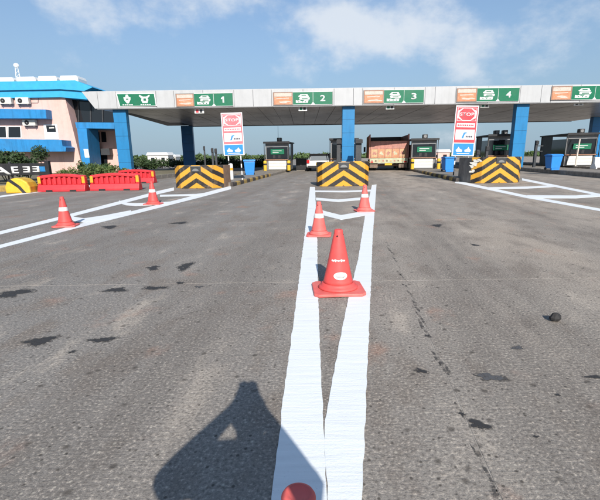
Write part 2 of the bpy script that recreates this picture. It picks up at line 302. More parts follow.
# ------------------------------------------------------------------ helpers
def tag(o, label=None, cat=None, group=None, kind=None):
    if label: o['label'] = label
    if cat: o['category'] = cat
    if group: o['group'] = group
    if kind: o['kind'] = kind
    return o
FRAME = {}
def empty(name, loc=(0, 0, 0), rz=0.0, label=None, cat=None, group=None, kind=None):
    o = bpy.data.objects.new(name, None); o.empty_display_size = .2
    o.location = loc; o.rotation_euler = (0, 0, rz); C.objects.link(o)
    FRAME[o.name] = Matrix.Translation(loc) @ Matrix.Rotation(rz, 4, 'Z')
    return tag(o, label, cat, group, kind)
class MB:
    def __init__(s): s.v = []; s.f = []
    def add(s, vs, fs):
        k = len(s.v); s.v += [tuple(v) for v in vs]; s.f += [tuple(i + k for i in f) for f in fs]; return s
    def box(s, x0, x1, y0, y1, z0, z1):
        return s.add([(x0, y0, z0), (x1, y0, z0), (x1, y1, z0), (x0, y1, z0), (x0, y0, z1), (x1, y0, z1), (x1, y1, z1), (x0, y1, z1)],
                     [(3, 2, 1, 0), (4, 5, 6, 7), (0, 1, 5, 4), (1, 2, 6, 5), (2, 3, 7, 6), (3, 0, 4, 7)])
    def hexa(s, a, b):                         # two quads (bottom/top or front/back rings)
        n = len(a)
        fs = [tuple(reversed(range(n))), tuple(range(n, 2 * n))]
        fs += [(i, (i + 1) % n, n + (i + 1) % n, n + i) for i in range(n)]
        return s.add(list(a) + list(b), fs)
    def prism_xz(s, poly, y0, y1):             # polygon in X-Z extruded along Y
        return s.hexa([(x, y1, z) for x, z in poly][::-1], [(x, y0, z) for x, z in poly][::-1])
    def prism_xy(s, poly, z0, z1):
        return s.hexa([(x, y, z0) for x, y in poly], [(x, y, z1) for x, y in poly])
    def prism_yz(s, poly, x0, x1):
        return s.hexa([(x0, y, z) for y, z in poly], [(x1, y, z) for y, z in poly])
    def tube(s, p0, p1, r0, r1=None, n=12):
        r1 = r0 if r1 is None else r1
        p0 = Vector(p0); p1 = Vector(p1); d = (p1 - p0).normalized()
        a = d.orthogonal().normalized(); b = d.cross(a)
        A = [p0 + (a * math.cos(2 * math.pi * i / n) + b * math.sin(2 * math.pi * i / n)) * r0 for i in range(n)]
        B = [p1 + (a * math.cos(2 * math.pi * i / n) + b * math.sin(2 * math.pi * i / n)) * r1 for i in range(n)]
        return s.hexa(A, B)
    def lathe(s, prof, n=28, sx=1, sy=1, cap=True):
        k = len(s.v)
        for r, z in prof:
            for i in range(n):
                a = 2 * math.pi * i / n; s.v.append((r * math.cos(a) * sx, r * math.sin(a) * sy, z))
        for j in range(len(prof) - 1):
            for i in range(n):
                s.f.append((k + j * n + i, k + j * n + (i + 1) % n, k + (j + 1) * n + (i + 1) % n, k + (j + 1) * n + i))
        if cap:
            s.f.append(tuple(k + i for i in reversed(range(n)))); m = k + (len(prof) - 1) * n; s.f.append(tuple(m + i for i in range(n)))
        return s
    def ball(s, c, r, sx=1, sy=1, sz=1, n=12, m=8):
        prof = [(max(1e-3, math.sin(math.pi * j / m)) * r, -math.cos(math.pi * j / m) * r * sz) for j in range(m + 1)]
        k = len(s.v); s.lathe(prof, n, sx, sy)
        for i in range(k, len(s.v)):
            x, y, z = s.v[i]; s.v[i] = (x + c[0], y + c[1], z + c[2])
        return s
    def mesh(s, name):
        me = bpy.data.meshes.new(name); me.from_pydata(s.v, [], s.f); me.update(); return me
    def build(s, name, mat, parent=None, world=False, bevel=0, seg=2, smooth=False, root=None):
        me = s.mesh(name)
        return link_mesh(name, me, mat, parent, world, bevel, seg, smooth, root)
def link_mesh(name, me, mat, parent=None, world=False, bevel=0, seg=2, smooth=False, root=None):
    if len(me.materials) == 0: me.materials.append(M[mat] if isinstance(mat, str) else mat)
    if smooth:
        me.polygons.foreach_set('use_smooth', [True] * len(me.polygons))
    o = bpy.data.objects.new(name, me); C.objects.link(o)
    if parent:
        o.parent = parent
        if world:
            fr = FRAME.get(parent.name, Matrix.Identity(4))
            o.matrix_parent_inverse = fr.inverted()
    if bevel:
        b = o.modifiers.new('bevel', 'BEVEL'); b.width = bevel; b.segments = seg; b.limit_method = 'ANGLE'; b.angle_limit = R(40)
    return o
def copy_tree(o, parent=None):
    c = o.copy(); C.objects.link(c)
    if parent: c.parent = parent
    for ch in list(o.children): copy_tree(ch, c)
    return c
def text_part(s, x0, x1, z0, z1, y, mat, parent, world=True, mirror=False, name='lettering', depth=.004, root=None):
    cu = bpy.data.curves.new('t', 'FONT'); cu.body = s; cu.extrude = 0.0; cu.resolution_u = 3; cu.offset = .022
    ob = bpy.data.objects.new('t', cu); C.objects.link(ob)
    dg = bpy.context.evaluated_depsgraph_get(); dg.update()
    me = bpy.data.meshes.new_from_object(ob.evaluated_get(dg))
    bpy.data.objects.remove(ob); me.materials.clear()
    xs = [v.co.x for v in me.vertices]; ys = [v.co.y for v in me.vertices]
    ax, bx, ay, by = min(xs), max(xs), min(ys), max(ys)
    for v in me.vertices:
        u = (v.co.x - ax) / (bx - ax); t = (v.co.y - ay) / (by - ay)
        if mirror: u = 1 - u
        v.co = (x0 + u * (x1 - x0), y, z0 + t * (z1 - z0))
    bm = bmesh.new(); bm.from_mesh(me)
    g = bmesh.ops.extrude_face_region(bm, geom=bm.faces[:])
    bmesh.ops.translate(bm, verts=[e for e in g['geom'] if isinstance(e, bmesh.types.BMVert)], vec=(0, -depth, 0))
    bmesh.ops.recalc_face_normals(bm, faces=bm.faces[:])
    bm.to_mesh(me); bm.free()
    return link_mesh(name, me, mat, parent, world, root=root)
KX = 0.12                                    # the lanes run along (KX, 1)
LANE = -math.atan(KX)
def blob(c, rx, ry, n=22, rough=.35, seed=0):
    rr = random.Random(seed); ph = [rr.uniform(0, 6.28) for _ in range(4)]
    pts = []
    for i in range(n):
        a = 2 * math.pi * i / n
        k = 1 + rough * (.5 * math.sin(2 * a + ph[0]) + .4 * math.sin(3 * a + ph[1]) + .35 * math.sin(5 * a + ph[2])) + rr.uniform(-.1, .1)
        pts.append((c[0] + rx * k * math.cos(a), c[1] + ry * k * math.sin(a)))
    return pts

# ------------------------------------------------------------------ ground and road
m = MB(); m.add([(-2500, -600, -.25), (2500, -600, -.25), (2500, 3500, -.25), (-2500, 3500, -.25)], [(0, 1, 2, 3)])
tag(m.build('ground', 'earth'), kind='structure')
m = MB(); m.add([(-70, -30, -.002), (90, -30, -.002), (90, 260, -.002), (-70, 260, -.002)], [(0, 1, 2, 3)])
road = tag(m.build('road', 'joint'), kind='structure')
JX, JY, SW, SL = .73, G(300, 282).y, 7.6, 4.75
gap = .007
sm = MB(); sm.prism_xy([(gap / 2, .009), (SW - gap / 2, .009), (SW - gap / 2 + KX * SL, SL - .009), (gap / 2 + KX * SL, SL - .009)], -.12, 0)
slab_me = sm.mesh('concrete_slab'); slab_me.materials.append(M['road'])
for j in range(-3, 12):
    y = JY + j * SL
    for i in range(-6, 6):
        x = JX + KX * y + i * SW
        o = bpy.data.objects.new('concrete_slab', slab_me); C.objects.link(o); o.location = (x, y, 0); o.parent = road
y1 = JY + 12 * SL
m = MB(); m.prism_xy([(-66, y1 + .01), (86, y1 + .01), (86, 250), (-66, 250)], -.12, 0)
m.build('concrete_slab', 'road', road)
x0 = JX + KX * JY

def strip(left, right, z=.004, name='painted_line', jit=.0045, step=.07):
    def walk(pts):
        g = [G(*p) for p in pts]; o = []
        for a, b in zip(g, g[1:]):
            n = max(1, int((b - a).length / step))
            for i in range(n): o.append(a.lerp(b, i / n))
        o.append(g[-1]); return o
    # resample both edges to the same count
    def resample(pts, n):
        d = [0]
        for a, b in zip(pts, pts[1:]): d.append(d[-1] + (b - a).length)
        o = []; j = 0
        for i in range(n):
            t = d[-1] * i / (n - 1)
            while j < len(d) - 2 and d[j + 1] < t: j += 1
            f = (t - d[j]) / max(1e-6, d[j + 1] - d[j]); o.append(pts[j].lerp(pts[j + 1], f))
        return o
    A, B = walk(left), walk(right); n = min(420, max(len(A), len(B), 2)); A = resample(A, n); B = resample(B, n)
    v = []
    for a, b in zip(A, B):
        ja = rnd.uniform(-jit, jit); jb = rnd.uniform(-jit, jit); d = (b - a).normalized()
        a = a + d * ja; b = b + d * jb; v += [(a.x, a.y, z), (b.x, b.y, z)]
    v += [(x, y, .0005) for x, y, _ in v]
    k = 2 * n; f = []
    for i in range(n - 1):
        a, b, c, d = 2 * i, 2 * i + 1, 2 * i + 3, 2 * i + 2
        f += [(a, b, c, d), (a, d, d + k, a + k), (b, b + k, c + k, c)]
    f += [(0, k, k + 1, 1), (2 * n - 2, 2 * n - 1, 2 * n - 1 + k, 2 * n - 2 + k)]
    mb = MB(); mb.add(v, f); o = mb.build(name, 'paint', road)
    bm = bmesh.new(); bm.from_mesh(o.data); bmesh.ops.recalc_face_normals(bm, faces=bm.faces[:]); bm.to_mesh(o.data); bm.free()
    return o
def polybar(pts, th, z=.006):
    left = [(x, y - th / 2) for x, y in pts]; right = [(x, y + th / 2) for x, y in pts]
    return strip(left, right, z)
# centre gore in front of the middle island
strip([(268, 540), (272, 500), (283, 400), (296.5, 300), (304, 240), (310, 187)], [(329, 540), (327, 500), (323.5, 420), (320, 350), (318.3, 300), (317.2, 240), (315, 187)], z=.004)
strip([(330, 540), (327.6, 500), (324.4, 425), (328.5, 400), (340, 340), (348, 300), (358, 260), (365, 216), (372, 185)], [(360, 540), (362, 500), (366, 400), (370.4, 300), (372.5, 240), (376.5, 184.5)], z=.005)
polybar([(314.5, 191.3), (345, 191.6), (372, 190.5)], 1.5)
polybar([(316, 199), (338, 200.8), (368, 198.2)], 2.4)
polybar([(318, 211.5), (326, 213.8), (341, 217.6), (364, 213.6), (367, 212.5)], 4.6)
# left gore
polybar([(-40, 243), (0, 233), (57, 219), (120, 202.7), (160, 192.2), (174, 189)], 3.2, .004)
polybar([(-40, 257), (0, 246.7), (80, 225.7), (140, 211), (200, 195.8), (231, 187.5)], 3.4, .004)
polybar([(68, 215.5), (74, 219), (84, 220.6), (105, 217.5), (131, 212.5)], 4.2)
polybar([(119, 201.8), (126, 204), (135, 204.6), (158, 203.8), (170, 203)], 2.6)
polybar([(160, 195.8), (196, 195.0), (208, 193.4)], 1.8)
# right gore
polybar([(455, 181.7), (462, 183), (525, 196.5), (600, 210), (660, 221)], 2.6, .004)
polybar([(522, 179.4), (560, 187), (600, 195), (660, 207)], 2.2, .004)
polybar([(488, 188.3), (528, 187.6), (556, 186)], 1.9)
polybar([(527, 196.8), (576, 197), (602, 195.2)], 2.8)
# edge line on the far left
polybar([(-60, 205), (0, 196.7), (43, 191), (90, 186)], 1.6)

for i, (px, py, wx, wy, mt) in enumerate([(40, 341, 34, 7, 'tar'), (102, 340, 24, 6, 'tar'), (13, 293.5, 30, 7, 'tar'), (116, 290, 20, 5, 'tar'), (155, 288, 22, 4, 'tar'), (153, 268, 13, 4, 'tar'), (185, 266.5, 15, 7, 'tar'),
        (180, 283, 7, 3, 'tar'), (199, 287, 7, 3, 'tar_grey'), (490, 377, 26, 9, 'tar_grey'), (479, 425, 23, 10, 'tar'), (420, 371, 14, 5, 'tar'), (462, 414, 7, 3, 'tar'), (594, 377, 16, 4, 'tar'), (517, 348, 12, 4, 'tar_grey'),
        (437, 225.5, 12, 2.5, 'tar'), (475, 245, 6, 2.5, 'tar'), (110, 227, 14, 3, 'tar'), (180, 223, 14, 2.5, 'tar'), (428, 336, 8, 3, 'tar'), (72, 352, 8, 3, 'tar'), (558, 395, 5, 3, 'tar'), (536, 437, 6, 3, 'tar')]):
    c = G(px, py); a = G(px + wx / 2, py); b = G(px, py - wy / 2)
    pts = blob((c.x, c.y), (a - c).length * .78, (b - c).length * .74, seed=i, rough=.45, n=34)
    mb = MB(); mb.add([(x, y, .0022) for x, y in pts], [tuple(range(len(pts)))]); mb.build('tar_patch', mt, road)
    mb = MB(); q_ = [((x - c.x) * 1.35 + c.x, (y - c.y) * 1.35 + c.y, .0012) for x, y in pts]; mb.add(q_, [tuple(range(len(q_)))]); mb.build('oil_film', 'stain', road)
# eroded patches along the lengthwise joint
for i in range(34):
    y = 1.2 + i * .17 + rnd.uniform(-.05, .05)
    x = JX + KX * y + rnd.uniform(-.02, .02)
    if rnd.random() < .75:
        pts = blob((x, y), rnd.uniform(.008, .022), rnd.uniform(.05, .2), n=14, seed=100 + i, rough=.5)
        mb = MB(); mb.add([(a_, b_, .0012) for a_, b_ in pts], [tuple(range(14))]); mb.build('joint_dirt', 'stain', road)
st = MB(); st.ball((0, 0, .035), .05, 1.1, .8, .9, 9, 6)
c = G(555, 321)
for i, v in enumerate(st.v):
    k = 1 + .25 * noise.noise(Vector(v) * 30); st.v[i] = (v[0] * k, v[1] * k, max(0, v[2] * k))
o = st.build('stone', 'tar_solid'); o.location = (c.x, c.y, .002)
tag(o, 'small black lump of stone lying alone on the pale right lane', 'stone')

# ------------------------------------------------------------------ traffic cones
def cone(px, py, tip_py, label, wide=.255, bw=.86, faded=False, band=True, sticker=False, rz=0.0, H=None):
    g = G(px, py) if H is None else None
    if H is None:
        t = P(px, tip_py, g.y); H = t.z
    else:
        g = H[1]; H = H[0]
    s = H / .70
    e = empty('traffic_cone', (g.x, g.y, .007), rz, label, 'traffic cone', 'traffic cones set out along the gore markings')
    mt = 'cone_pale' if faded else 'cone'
    b = MB(); hw, hd = wide * s, wide * .86 * s
    oct_ = [(-hw, -hd + .05), (-hw + .05, -hd), (hw - .05, -hd), (hw, -hd + .05), (hw, hd - .05), (hw - .05, hd), (-hw + .05, hd), (-hw, hd - .05)]
    b.prism_xy(oct_, 0, .034 * s); b.build('base', 'cone_pale', e, bevel=.008)
    r = MB(); r.lathe([(.24 * s, .034 * s), (.245 * s, .05 * s), (.225 * s, .066 * s), (.21 * s, .07 * s), (.205 * s, .09 * s), (.19 * s, .10 * s)], 32, bw, .9 * bw); r.build('foot_ring', mt, e, smooth=True, bevel=0)
    prof = [(.186, .095), (.176, .13), (.145, .26), (.105, .44), (.065, .62), (.052, .665), (.052, .690), (.047, .698), (.036, .702), (.030, .698), (.012, .697)]
    bd = MB(); bd.lathe([(a * s, z * s) for a, z in prof], 32, bw, .92 * bw); body = bd.build('body', mt, e, smooth=True)
    def rad(z): return (.186 - (.186 - .052) * (z - .095) / .57) * s
    if band:
        k = MB(); z0, z1 = .37, .46
        k.lathe([(rad(z0) + .002, z0 * s), (rad(z0) + .006, (z0 + .006) * s), (rad(z1) + .006, (z1 - .006) * s), (rad(z1) + .002, z1 * s)], 32, bw, .92 * bw, cap=False); k.build('white_sleeve', 'sleeve', e, smooth=True)
    if sticker:
        def on(u, z, d=.004):
            rr = (rad(z / s) + d) * bw + .001; a = -math.pi / 2 + u / rr
            return (rr * math.cos(a), rr * .92 * math.sin(a), z)
        k = MB(); n = 24; vs_ = [on(.01, .205 * s, .004)]
        for i in range(n): a = 2 * math.pi * i / n; vs_.append(on(.01 + .078 * s * math.cos(a), (.205 + .042 * math.sin(a)) * s, .004))
        k.add(vs_, [(0, i + 1, (i + 1) % n + 1) for i in range(n)]); stk = k.build('sticker', 'sleeve', e)
        for zz, hw2 in ((.196, .050), (.186, .044)):
            k = MB()
            for i in range(7):
                u0 = -hw2 + i * hw2 * 2 / 7; k.add([on(.01 + u0, zz * s, .006), on(.01 + u0 + hw2 * .22, zz * s, .006), on(.01 + u0 + hw2 * .22, (zz + .007) * s, .006), on(.01 + u0, (zz + .007) * s, .006)], [(0, 1, 2, 3)])
            k.build('sticker_print', 'grey_steel', stk)
        for (u, z, a, b2) in ((-.075, .37, .020, .014), (-.045, .372, .014, .018), (-.012, .37, .020, .010), (.022, .372, .012, .018), (.05, .37, .018, .012)):
            k = MB(); n = 9; k.add([on(u * s, z * s, .004)] + [on((u + a * math.cos(6.283 * i / n)) * s, (z + b2 * math.sin(6.283 * i / n) * (1 if i % 2 else .6)) * s, .004) for i in range(n)], [(0, i + 1, (i + 1) % n + 1) for i in range(n)])
            k.build('paint_mark', 'sleeve', e)
    # two holes near the tip
    for a in (-1.9, .5):
        k = MB(); k.tube((.056 * s * math.cos(a), .052 * s * math.sin(a), .635 * s), (.066 * s * math.cos(a), .060 * s * math.sin(a), .635 * s), .009 * s, .009 * s, 10); k.build('tip_hole', 'black', e)
    return e
cone(338, 290.5, 230, 'largest red traffic cone with white oval sticker, between the converging white bands', band=False, sticker=True, rz=R(2), wide=.285, bw=.92)
cone(319, 235.5, 202, 'faded red cone with white sleeve on the left white band, behind the stickered cone', faded=True, rz=R(-6))
cone(364.3, 211.3, 185, 'small red cone with white sleeve on the right white band, nearest the middle chevron block', faded=True, rz=R(8), wide=.25)
cone(66, 226.5, 197, 'red cone with white sleeve at the far left, on the left gore markings', rz=R(10))
cone(153.5, 204.5, 181.5, 'red cone with white sleeve on the left gore, just before the left chevron block', rz=R(-4))
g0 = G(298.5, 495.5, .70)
cone(0, 0, 0, 'red cone at the very bottom edge of the picture, only its tip showing', H=(.70, Vector((g0.x, g0.y, 0))), band=True, faded=True)  # duller plastic colour stands in for shade on this tip

# ------------------------------------------------------------------ toll islands
def isl(px, py):                              # front centre of an island
    return G(px, py)
ISL = {}
def island(key, xc, y0, y1, wd, label, hz=.22, painted=14):
    e = empty('traffic_island', (xc, y0, 0), LANE, label, 'traffic island', 'toll islands')
    ln = (y1 - y0) / math.cos(LANE)
    m = MB(); m.box(-wd / 2 + .15, wd / 2 - .15, .15, ln, 0, hz - .02); m.build('island_top', 'kerb_concrete', e)
    kl = .78
    ks = MB(); ks.prism_xz([(0, 0), (.149, 0), (.149, hz), (.04, hz), (0, hz - .05)], 0, kl - .02)
    meL = ks.mesh('kerb_stone')
    kr = MB(); kr.prism_xz([(0, 0), (0, hz - .05), (-.04, hz), (-.149, hz), (-.149, 0)], 0, kl - .02); meR = kr.mesh('kerb_stone')
    meshes = {}
    for side, me0 in (('L', meL), ('R', meR)):
        for mt in ('kerb_yellow', 'kerb_black', 'kerb_concrete'):
            q = me0.copy(); q.materials.append(M[mt]); meshes[side, mt] = q
    n = int(ln / kl)
    for i in range(n):
        mt = ('kerb_black', 'kerb_yellow')[i % 2] if i < painted else 'kerb_concrete'
        for side, x in (('L', -wd / 2), ('R', wd / 2)):
            o = bpy.data.objects.new('kerb_stone', meshes[side, mt]); C.objects.link(o); o.parent = e
            o.location = (x + rnd.uniform(-.008, .008), i * kl, rnd.uniform(-.012, .006)); o.rotation_euler.z = rnd.uniform(-.008, .008)
    ISL[key] = (xc, y0, wd)
    return e
def icx(key, y): xc, y0, wd = ISL[key]; return xc + KX * (y - y0)
gA, gB, gC = G(197, 188.5), G(343.5, 186.3), G(499, 183)
island('A', gA.x + .35, gA.y + 1.2, 62, 2.7, 'left toll island with black and yellow kerb, carrying the left chevron block')
island('B', gB.x, gB.y + 1.2, 62, 2.5, 'middle toll island behind the middle chevron block')
island('C', gC.x - .35, gC.y + 1.2, 62, 2.9, 'right toll island with worn yellow kerb, under the upright red stop board')
gD = G(600, 178.5)
island('D', gD.x + 1.5, gD.y - 1.5, 64, 3.0, 'far right toll island with plain dark kerb, carrying the rightmost blue bin', .32, painted=0)
island('E', 26.2, 27, 64, 3.2, 'toll island at the right edge of the picture, below the long dark booth', .30, painted=0)

def block(gp, W, H, chm, cy, D, mat, side_l, side_r, label, rz=0.0, holes=True):
    e = empty('crash_block', (gp.x, gp.y, 0), rz, label, 'crash barrier', 'chevron painted crash blocks at island ends')
    hw = W / 2
    pl = [(-hw, cy), (-hw + chm, 0), (hw - chm, 0), (hw, cy), (hw, D), (-hw, D)]
    def ins(poly, k): return [(x * (1 - k), y) for x, y in poly]
    core = MB(); core.prism_xy([(-hw + .03, cy + .02), (-hw + chm + .02, .03), (hw - chm - .02, .03), (hw - .03, cy + .02), (hw - .03, D), (-hw + .03, D)], 0, H - .05); core.build('core', 'block_grey', e)
    def panel(p, q, name, mt, zt=H):
        (x0, y0), (x1, y1) = p, q; d = Vector((x1 - x0, y1 - y0)).normalized(); n = Vector((-d.y, d.x)) * .045
        mm = MB(); mm.prism_xy([(x0, y0), (x1, y1), (x1 + n.x, y1 + n.y), (x0 + n.x, y0 + n.y)], 0.003, zt); return mm.build(name, mt, e, bevel=.012)
    panel(pl[1], pl[2], 'front_panel', mat)
    panel(pl[0], pl[1], 'corner_panel', mat if side_l != 'grey' else 'block_grey', H - .01)
    panel(pl[2], pl[3], 'corner_panel', mat if side_r != 'brown' else mat, H - .012)
    panel(pl[3], pl[4], 'side_panel', 'block_side' if side_r == 'brown' else mat, H - .02)
    panel(pl[5], pl[0], 'side_panel', 'block_grey' if side_l in ('grey', 'side') else mat, H - .02)
    top = MB(); top.prism_xy([(x * .985, y + (.04 if y < D - .1 else 0)) for x, y in pl], H - .049, H - .028); top.build('top_cap', 'block_grey', e)
    # lamp recess plate in the middle of the top edge
    p = MB(); p.box(-.27, .27, -.03, .0, H - .34, H - .07); pp = p.build('marker_plate', 'dark_steel', e, bevel=.01)
    a = MB(); a.prism_xz([(.17 * math.cos(t), H - .29 + .13 * math.sin(t)) for t in [math.pi * i / 10 for i in range(11)]], -.045, -.0305); a.build('marker_lens', 'grey_steel', pp)
    f = MB(); f.box(-.30, .30, -.042, -.001, H - .065, H - .03); f.build('plate_frame', 'kerb_concrete', pp)
    return e
PB = lambda px0, px1, Y: (P(px1, 175, Y).x - P(px0, 175, Y).x)
HB = P(343, 161.5, gB.y).z
blkB = block(gB, PB(318, 369.5, gB.y), HB, .22, .25, 1.6, 'chev1', 'm', 'm', 'middle crash block with clean yellow and black chevrons, in front of the blue column', rz=R(0))
HA = P(199, 165.3, gA.y).z
blkA = block(gA, PB(171.5, 222.5, gA.y), HA, .45, .5, 1.9, 'chev2', 'm', 'brown', 'left crash block with dull chevrons and a rusty brown right side', rz=R(-5))
HC = P(493, 157.0, gC.y).z
blkC = block(gC, PB(473, 525, gC.y), HC, .38, .42, 1.9, 'chev3', 'side', 'm', 'right crash block with chipped chevrons and a bare grey left corner', rz=R(4))
# torn white sheet stuck on the chipped corner
hwC = PB(473, 525, gC.y) / 2
for k, (u, z, sz_) in enumerate([(.25, 1.02, .17), (.5, 1.16, .14), (.0, .88, .12), (.1, .62, .13), (.9, 1.2, .12)]):
    mb = MB(); pts = blob((u * .4, z), sz_, sz_ * .62, n=12, seed=40 + k, rough=.55)
    fp = lambda u_, o: (-hwC + .38 * u_ / .4 * .72, .42 - .42 * u_ / .4 * .72 - o)
    fr_ = [(*fp(u_, .035), z_) for u_, z_ in pts]; bk_ = [(*fp(u_, .012), z_) for u_, z_ in pts]
    mb.hexa(bk_, fr_); mb.build('torn_sheet', 'offwhite', blkC)

# ------------------------------------------------------------------ canopy
YF, YB = 36.0, 57.5
zb = P(350, 105.2, YF).z; zt = P(350, 88.0, YF).z
can = empty('toll_canopy', (6, YF, 0), 0, 'long white canopy over the toll lanes with grey ribbed underside', 'canopy')
seams = [97.5, 116, 156, 174, 203, 234, 253, 271.5, 303, 334, 353.5, 362.5, 394, 425, 435, 455.5, 488, 520, 541, 551, 580, 606, 640, 690, 740]
def fx(px): return P(px, 97, YF).x
xs = [fx(p) for p in seams]
m = MB(); m.prism_xz([(P(81, 88, YF).x, zt), (xs[0] - .012, zt), (xs[0] - .012, zb), (P(95, 108, YF).x, zb)], YF, YF + .08)
m.build('fascia_panel', 'white_panel', can, True, bevel=.01)
for a, b in zip(xs, xs[1:]):
    m = MB(); m.box(a + .012, b - .012, YF + rnd.uniform(-.006, .006), YF + .08, zb + rnd.uniform(-.012, .012), zt + rnd.uniform(-.015, .015)); m.build('fascia_panel', 'white_panel', can, True, bevel=.008)
XL = P(95, 108, YF).x; XR = xs[-1]
m = MB(); m.prism_xy([(XL + .5, YF + .085), (XR, YF + .085), (XR, YB), (P(176, 123, YB).x - 1.2, YB), (XL + .4, YF + 3)], zb + .12, zt - .05); m.build('roof_core', 'dark_steel', can, True)
m = MB(); m.box(XL - .4, XR, YF + .081, YF + .3, zt - .04, zt + .03); m.build('parapet_cap', 'white_panel', can, True)
m = MB(); m.box(XL + .2, XR, YF - .03, YF + .12, zb - .07, zb - .015); m.build('drip_edge', 'grey_steel', can, True)
nst = 40; pw = (XR - XL) / nst
for i in range(nst):
    xa, xb = XL + i * pw + .015, XL + (i + 1) * pw - .015
    # panels run front to back; the left end of the roof is cut at a slant
    yl = YB - .05
    k = (XL + 1.6 - xa)
    if k > 0: yl = YF + 4 + (1.6 - k) * 8
    m = MB(); zz = zb + .02 + rnd.uniform(-.01, .01)
    m.add([(xa, YF + .13, zz), (xb, YF + .13, zz), (xb + KX * 2, yl, zz), (xa + KX * 2, yl, zz), (xa, YF + .13, zz + .04), (xb, YF + .13, zz + .04), (xb + KX * 2, yl, zz + .04), (xa + KX * 2, yl, zz + .04)],
          [(3, 2, 1, 0), (4, 5, 6, 7), (0, 1, 5, 4), (1, 2, 6, 5), (2, 3, 7, 6), (3, 0, 4, 7)])
    m.build('soffit_panel', 'soffit', can, True)
m = MB(); m.box(XL + 2.2, XR, YB + .0, YB + .25, zb - .05, zt - .1); m.build('rear_fascia', 'grey_steel', can, True)

def column(px0, px1, Y, label, mat, depth=.6, side_dark=True):
    a, b = P(px0, 140, Y).x, P(px1, 140, Y).x
    e = empty('canopy_column', ((a + b) / 2, Y, 0), 0, label, 'column', 'canopy columns')
    hw = (b - a) / 2
    m = MB(); m.box(-hw + .02, hw - .02, .02, depth - .02, 0, zb + .02); m.build('column_core', 'dark_steel', e)
    zs = [.06 + i * (zb - .06) / 5 for i in range(6)]
    for z0, z1 in zip(zs, zs[1:]):
        m = MB(); m.box(-hw, hw, 0, .019, z0 + .008, z1 - .008); m.build('cladding_panel', mat, e, bevel=.004)
        for s in (-1, 1):
            m = MB(); x0_, x1_ = sorted((s * (hw - .018), s * (hw + .003))); m.box(x0_, x1_, .022, depth, z0 + .008, z1 - .008); m.build('cladding_panel', mat, e)
    return e
column(342.3, 354.3, YF + .35, 'bright blue canopy column behind the middle chevron block', 'col_blue')
column(513.5, 525.8, YF + .35, 'bright blue canopy column behind the right chevron block', 'col_blue')
column(116.0, 128.5, YF + .35, 'bright blue canopy column nearest the pink building', 'col_blue')
column(181.8, 193.0, YB - 1.0, 'shaded dark blue canopy column behind the left chevron block', 'navy')
column(590.5, 612, YB - 6.0, 'shaded dark column cut by the right edge of the picture', 'navy')

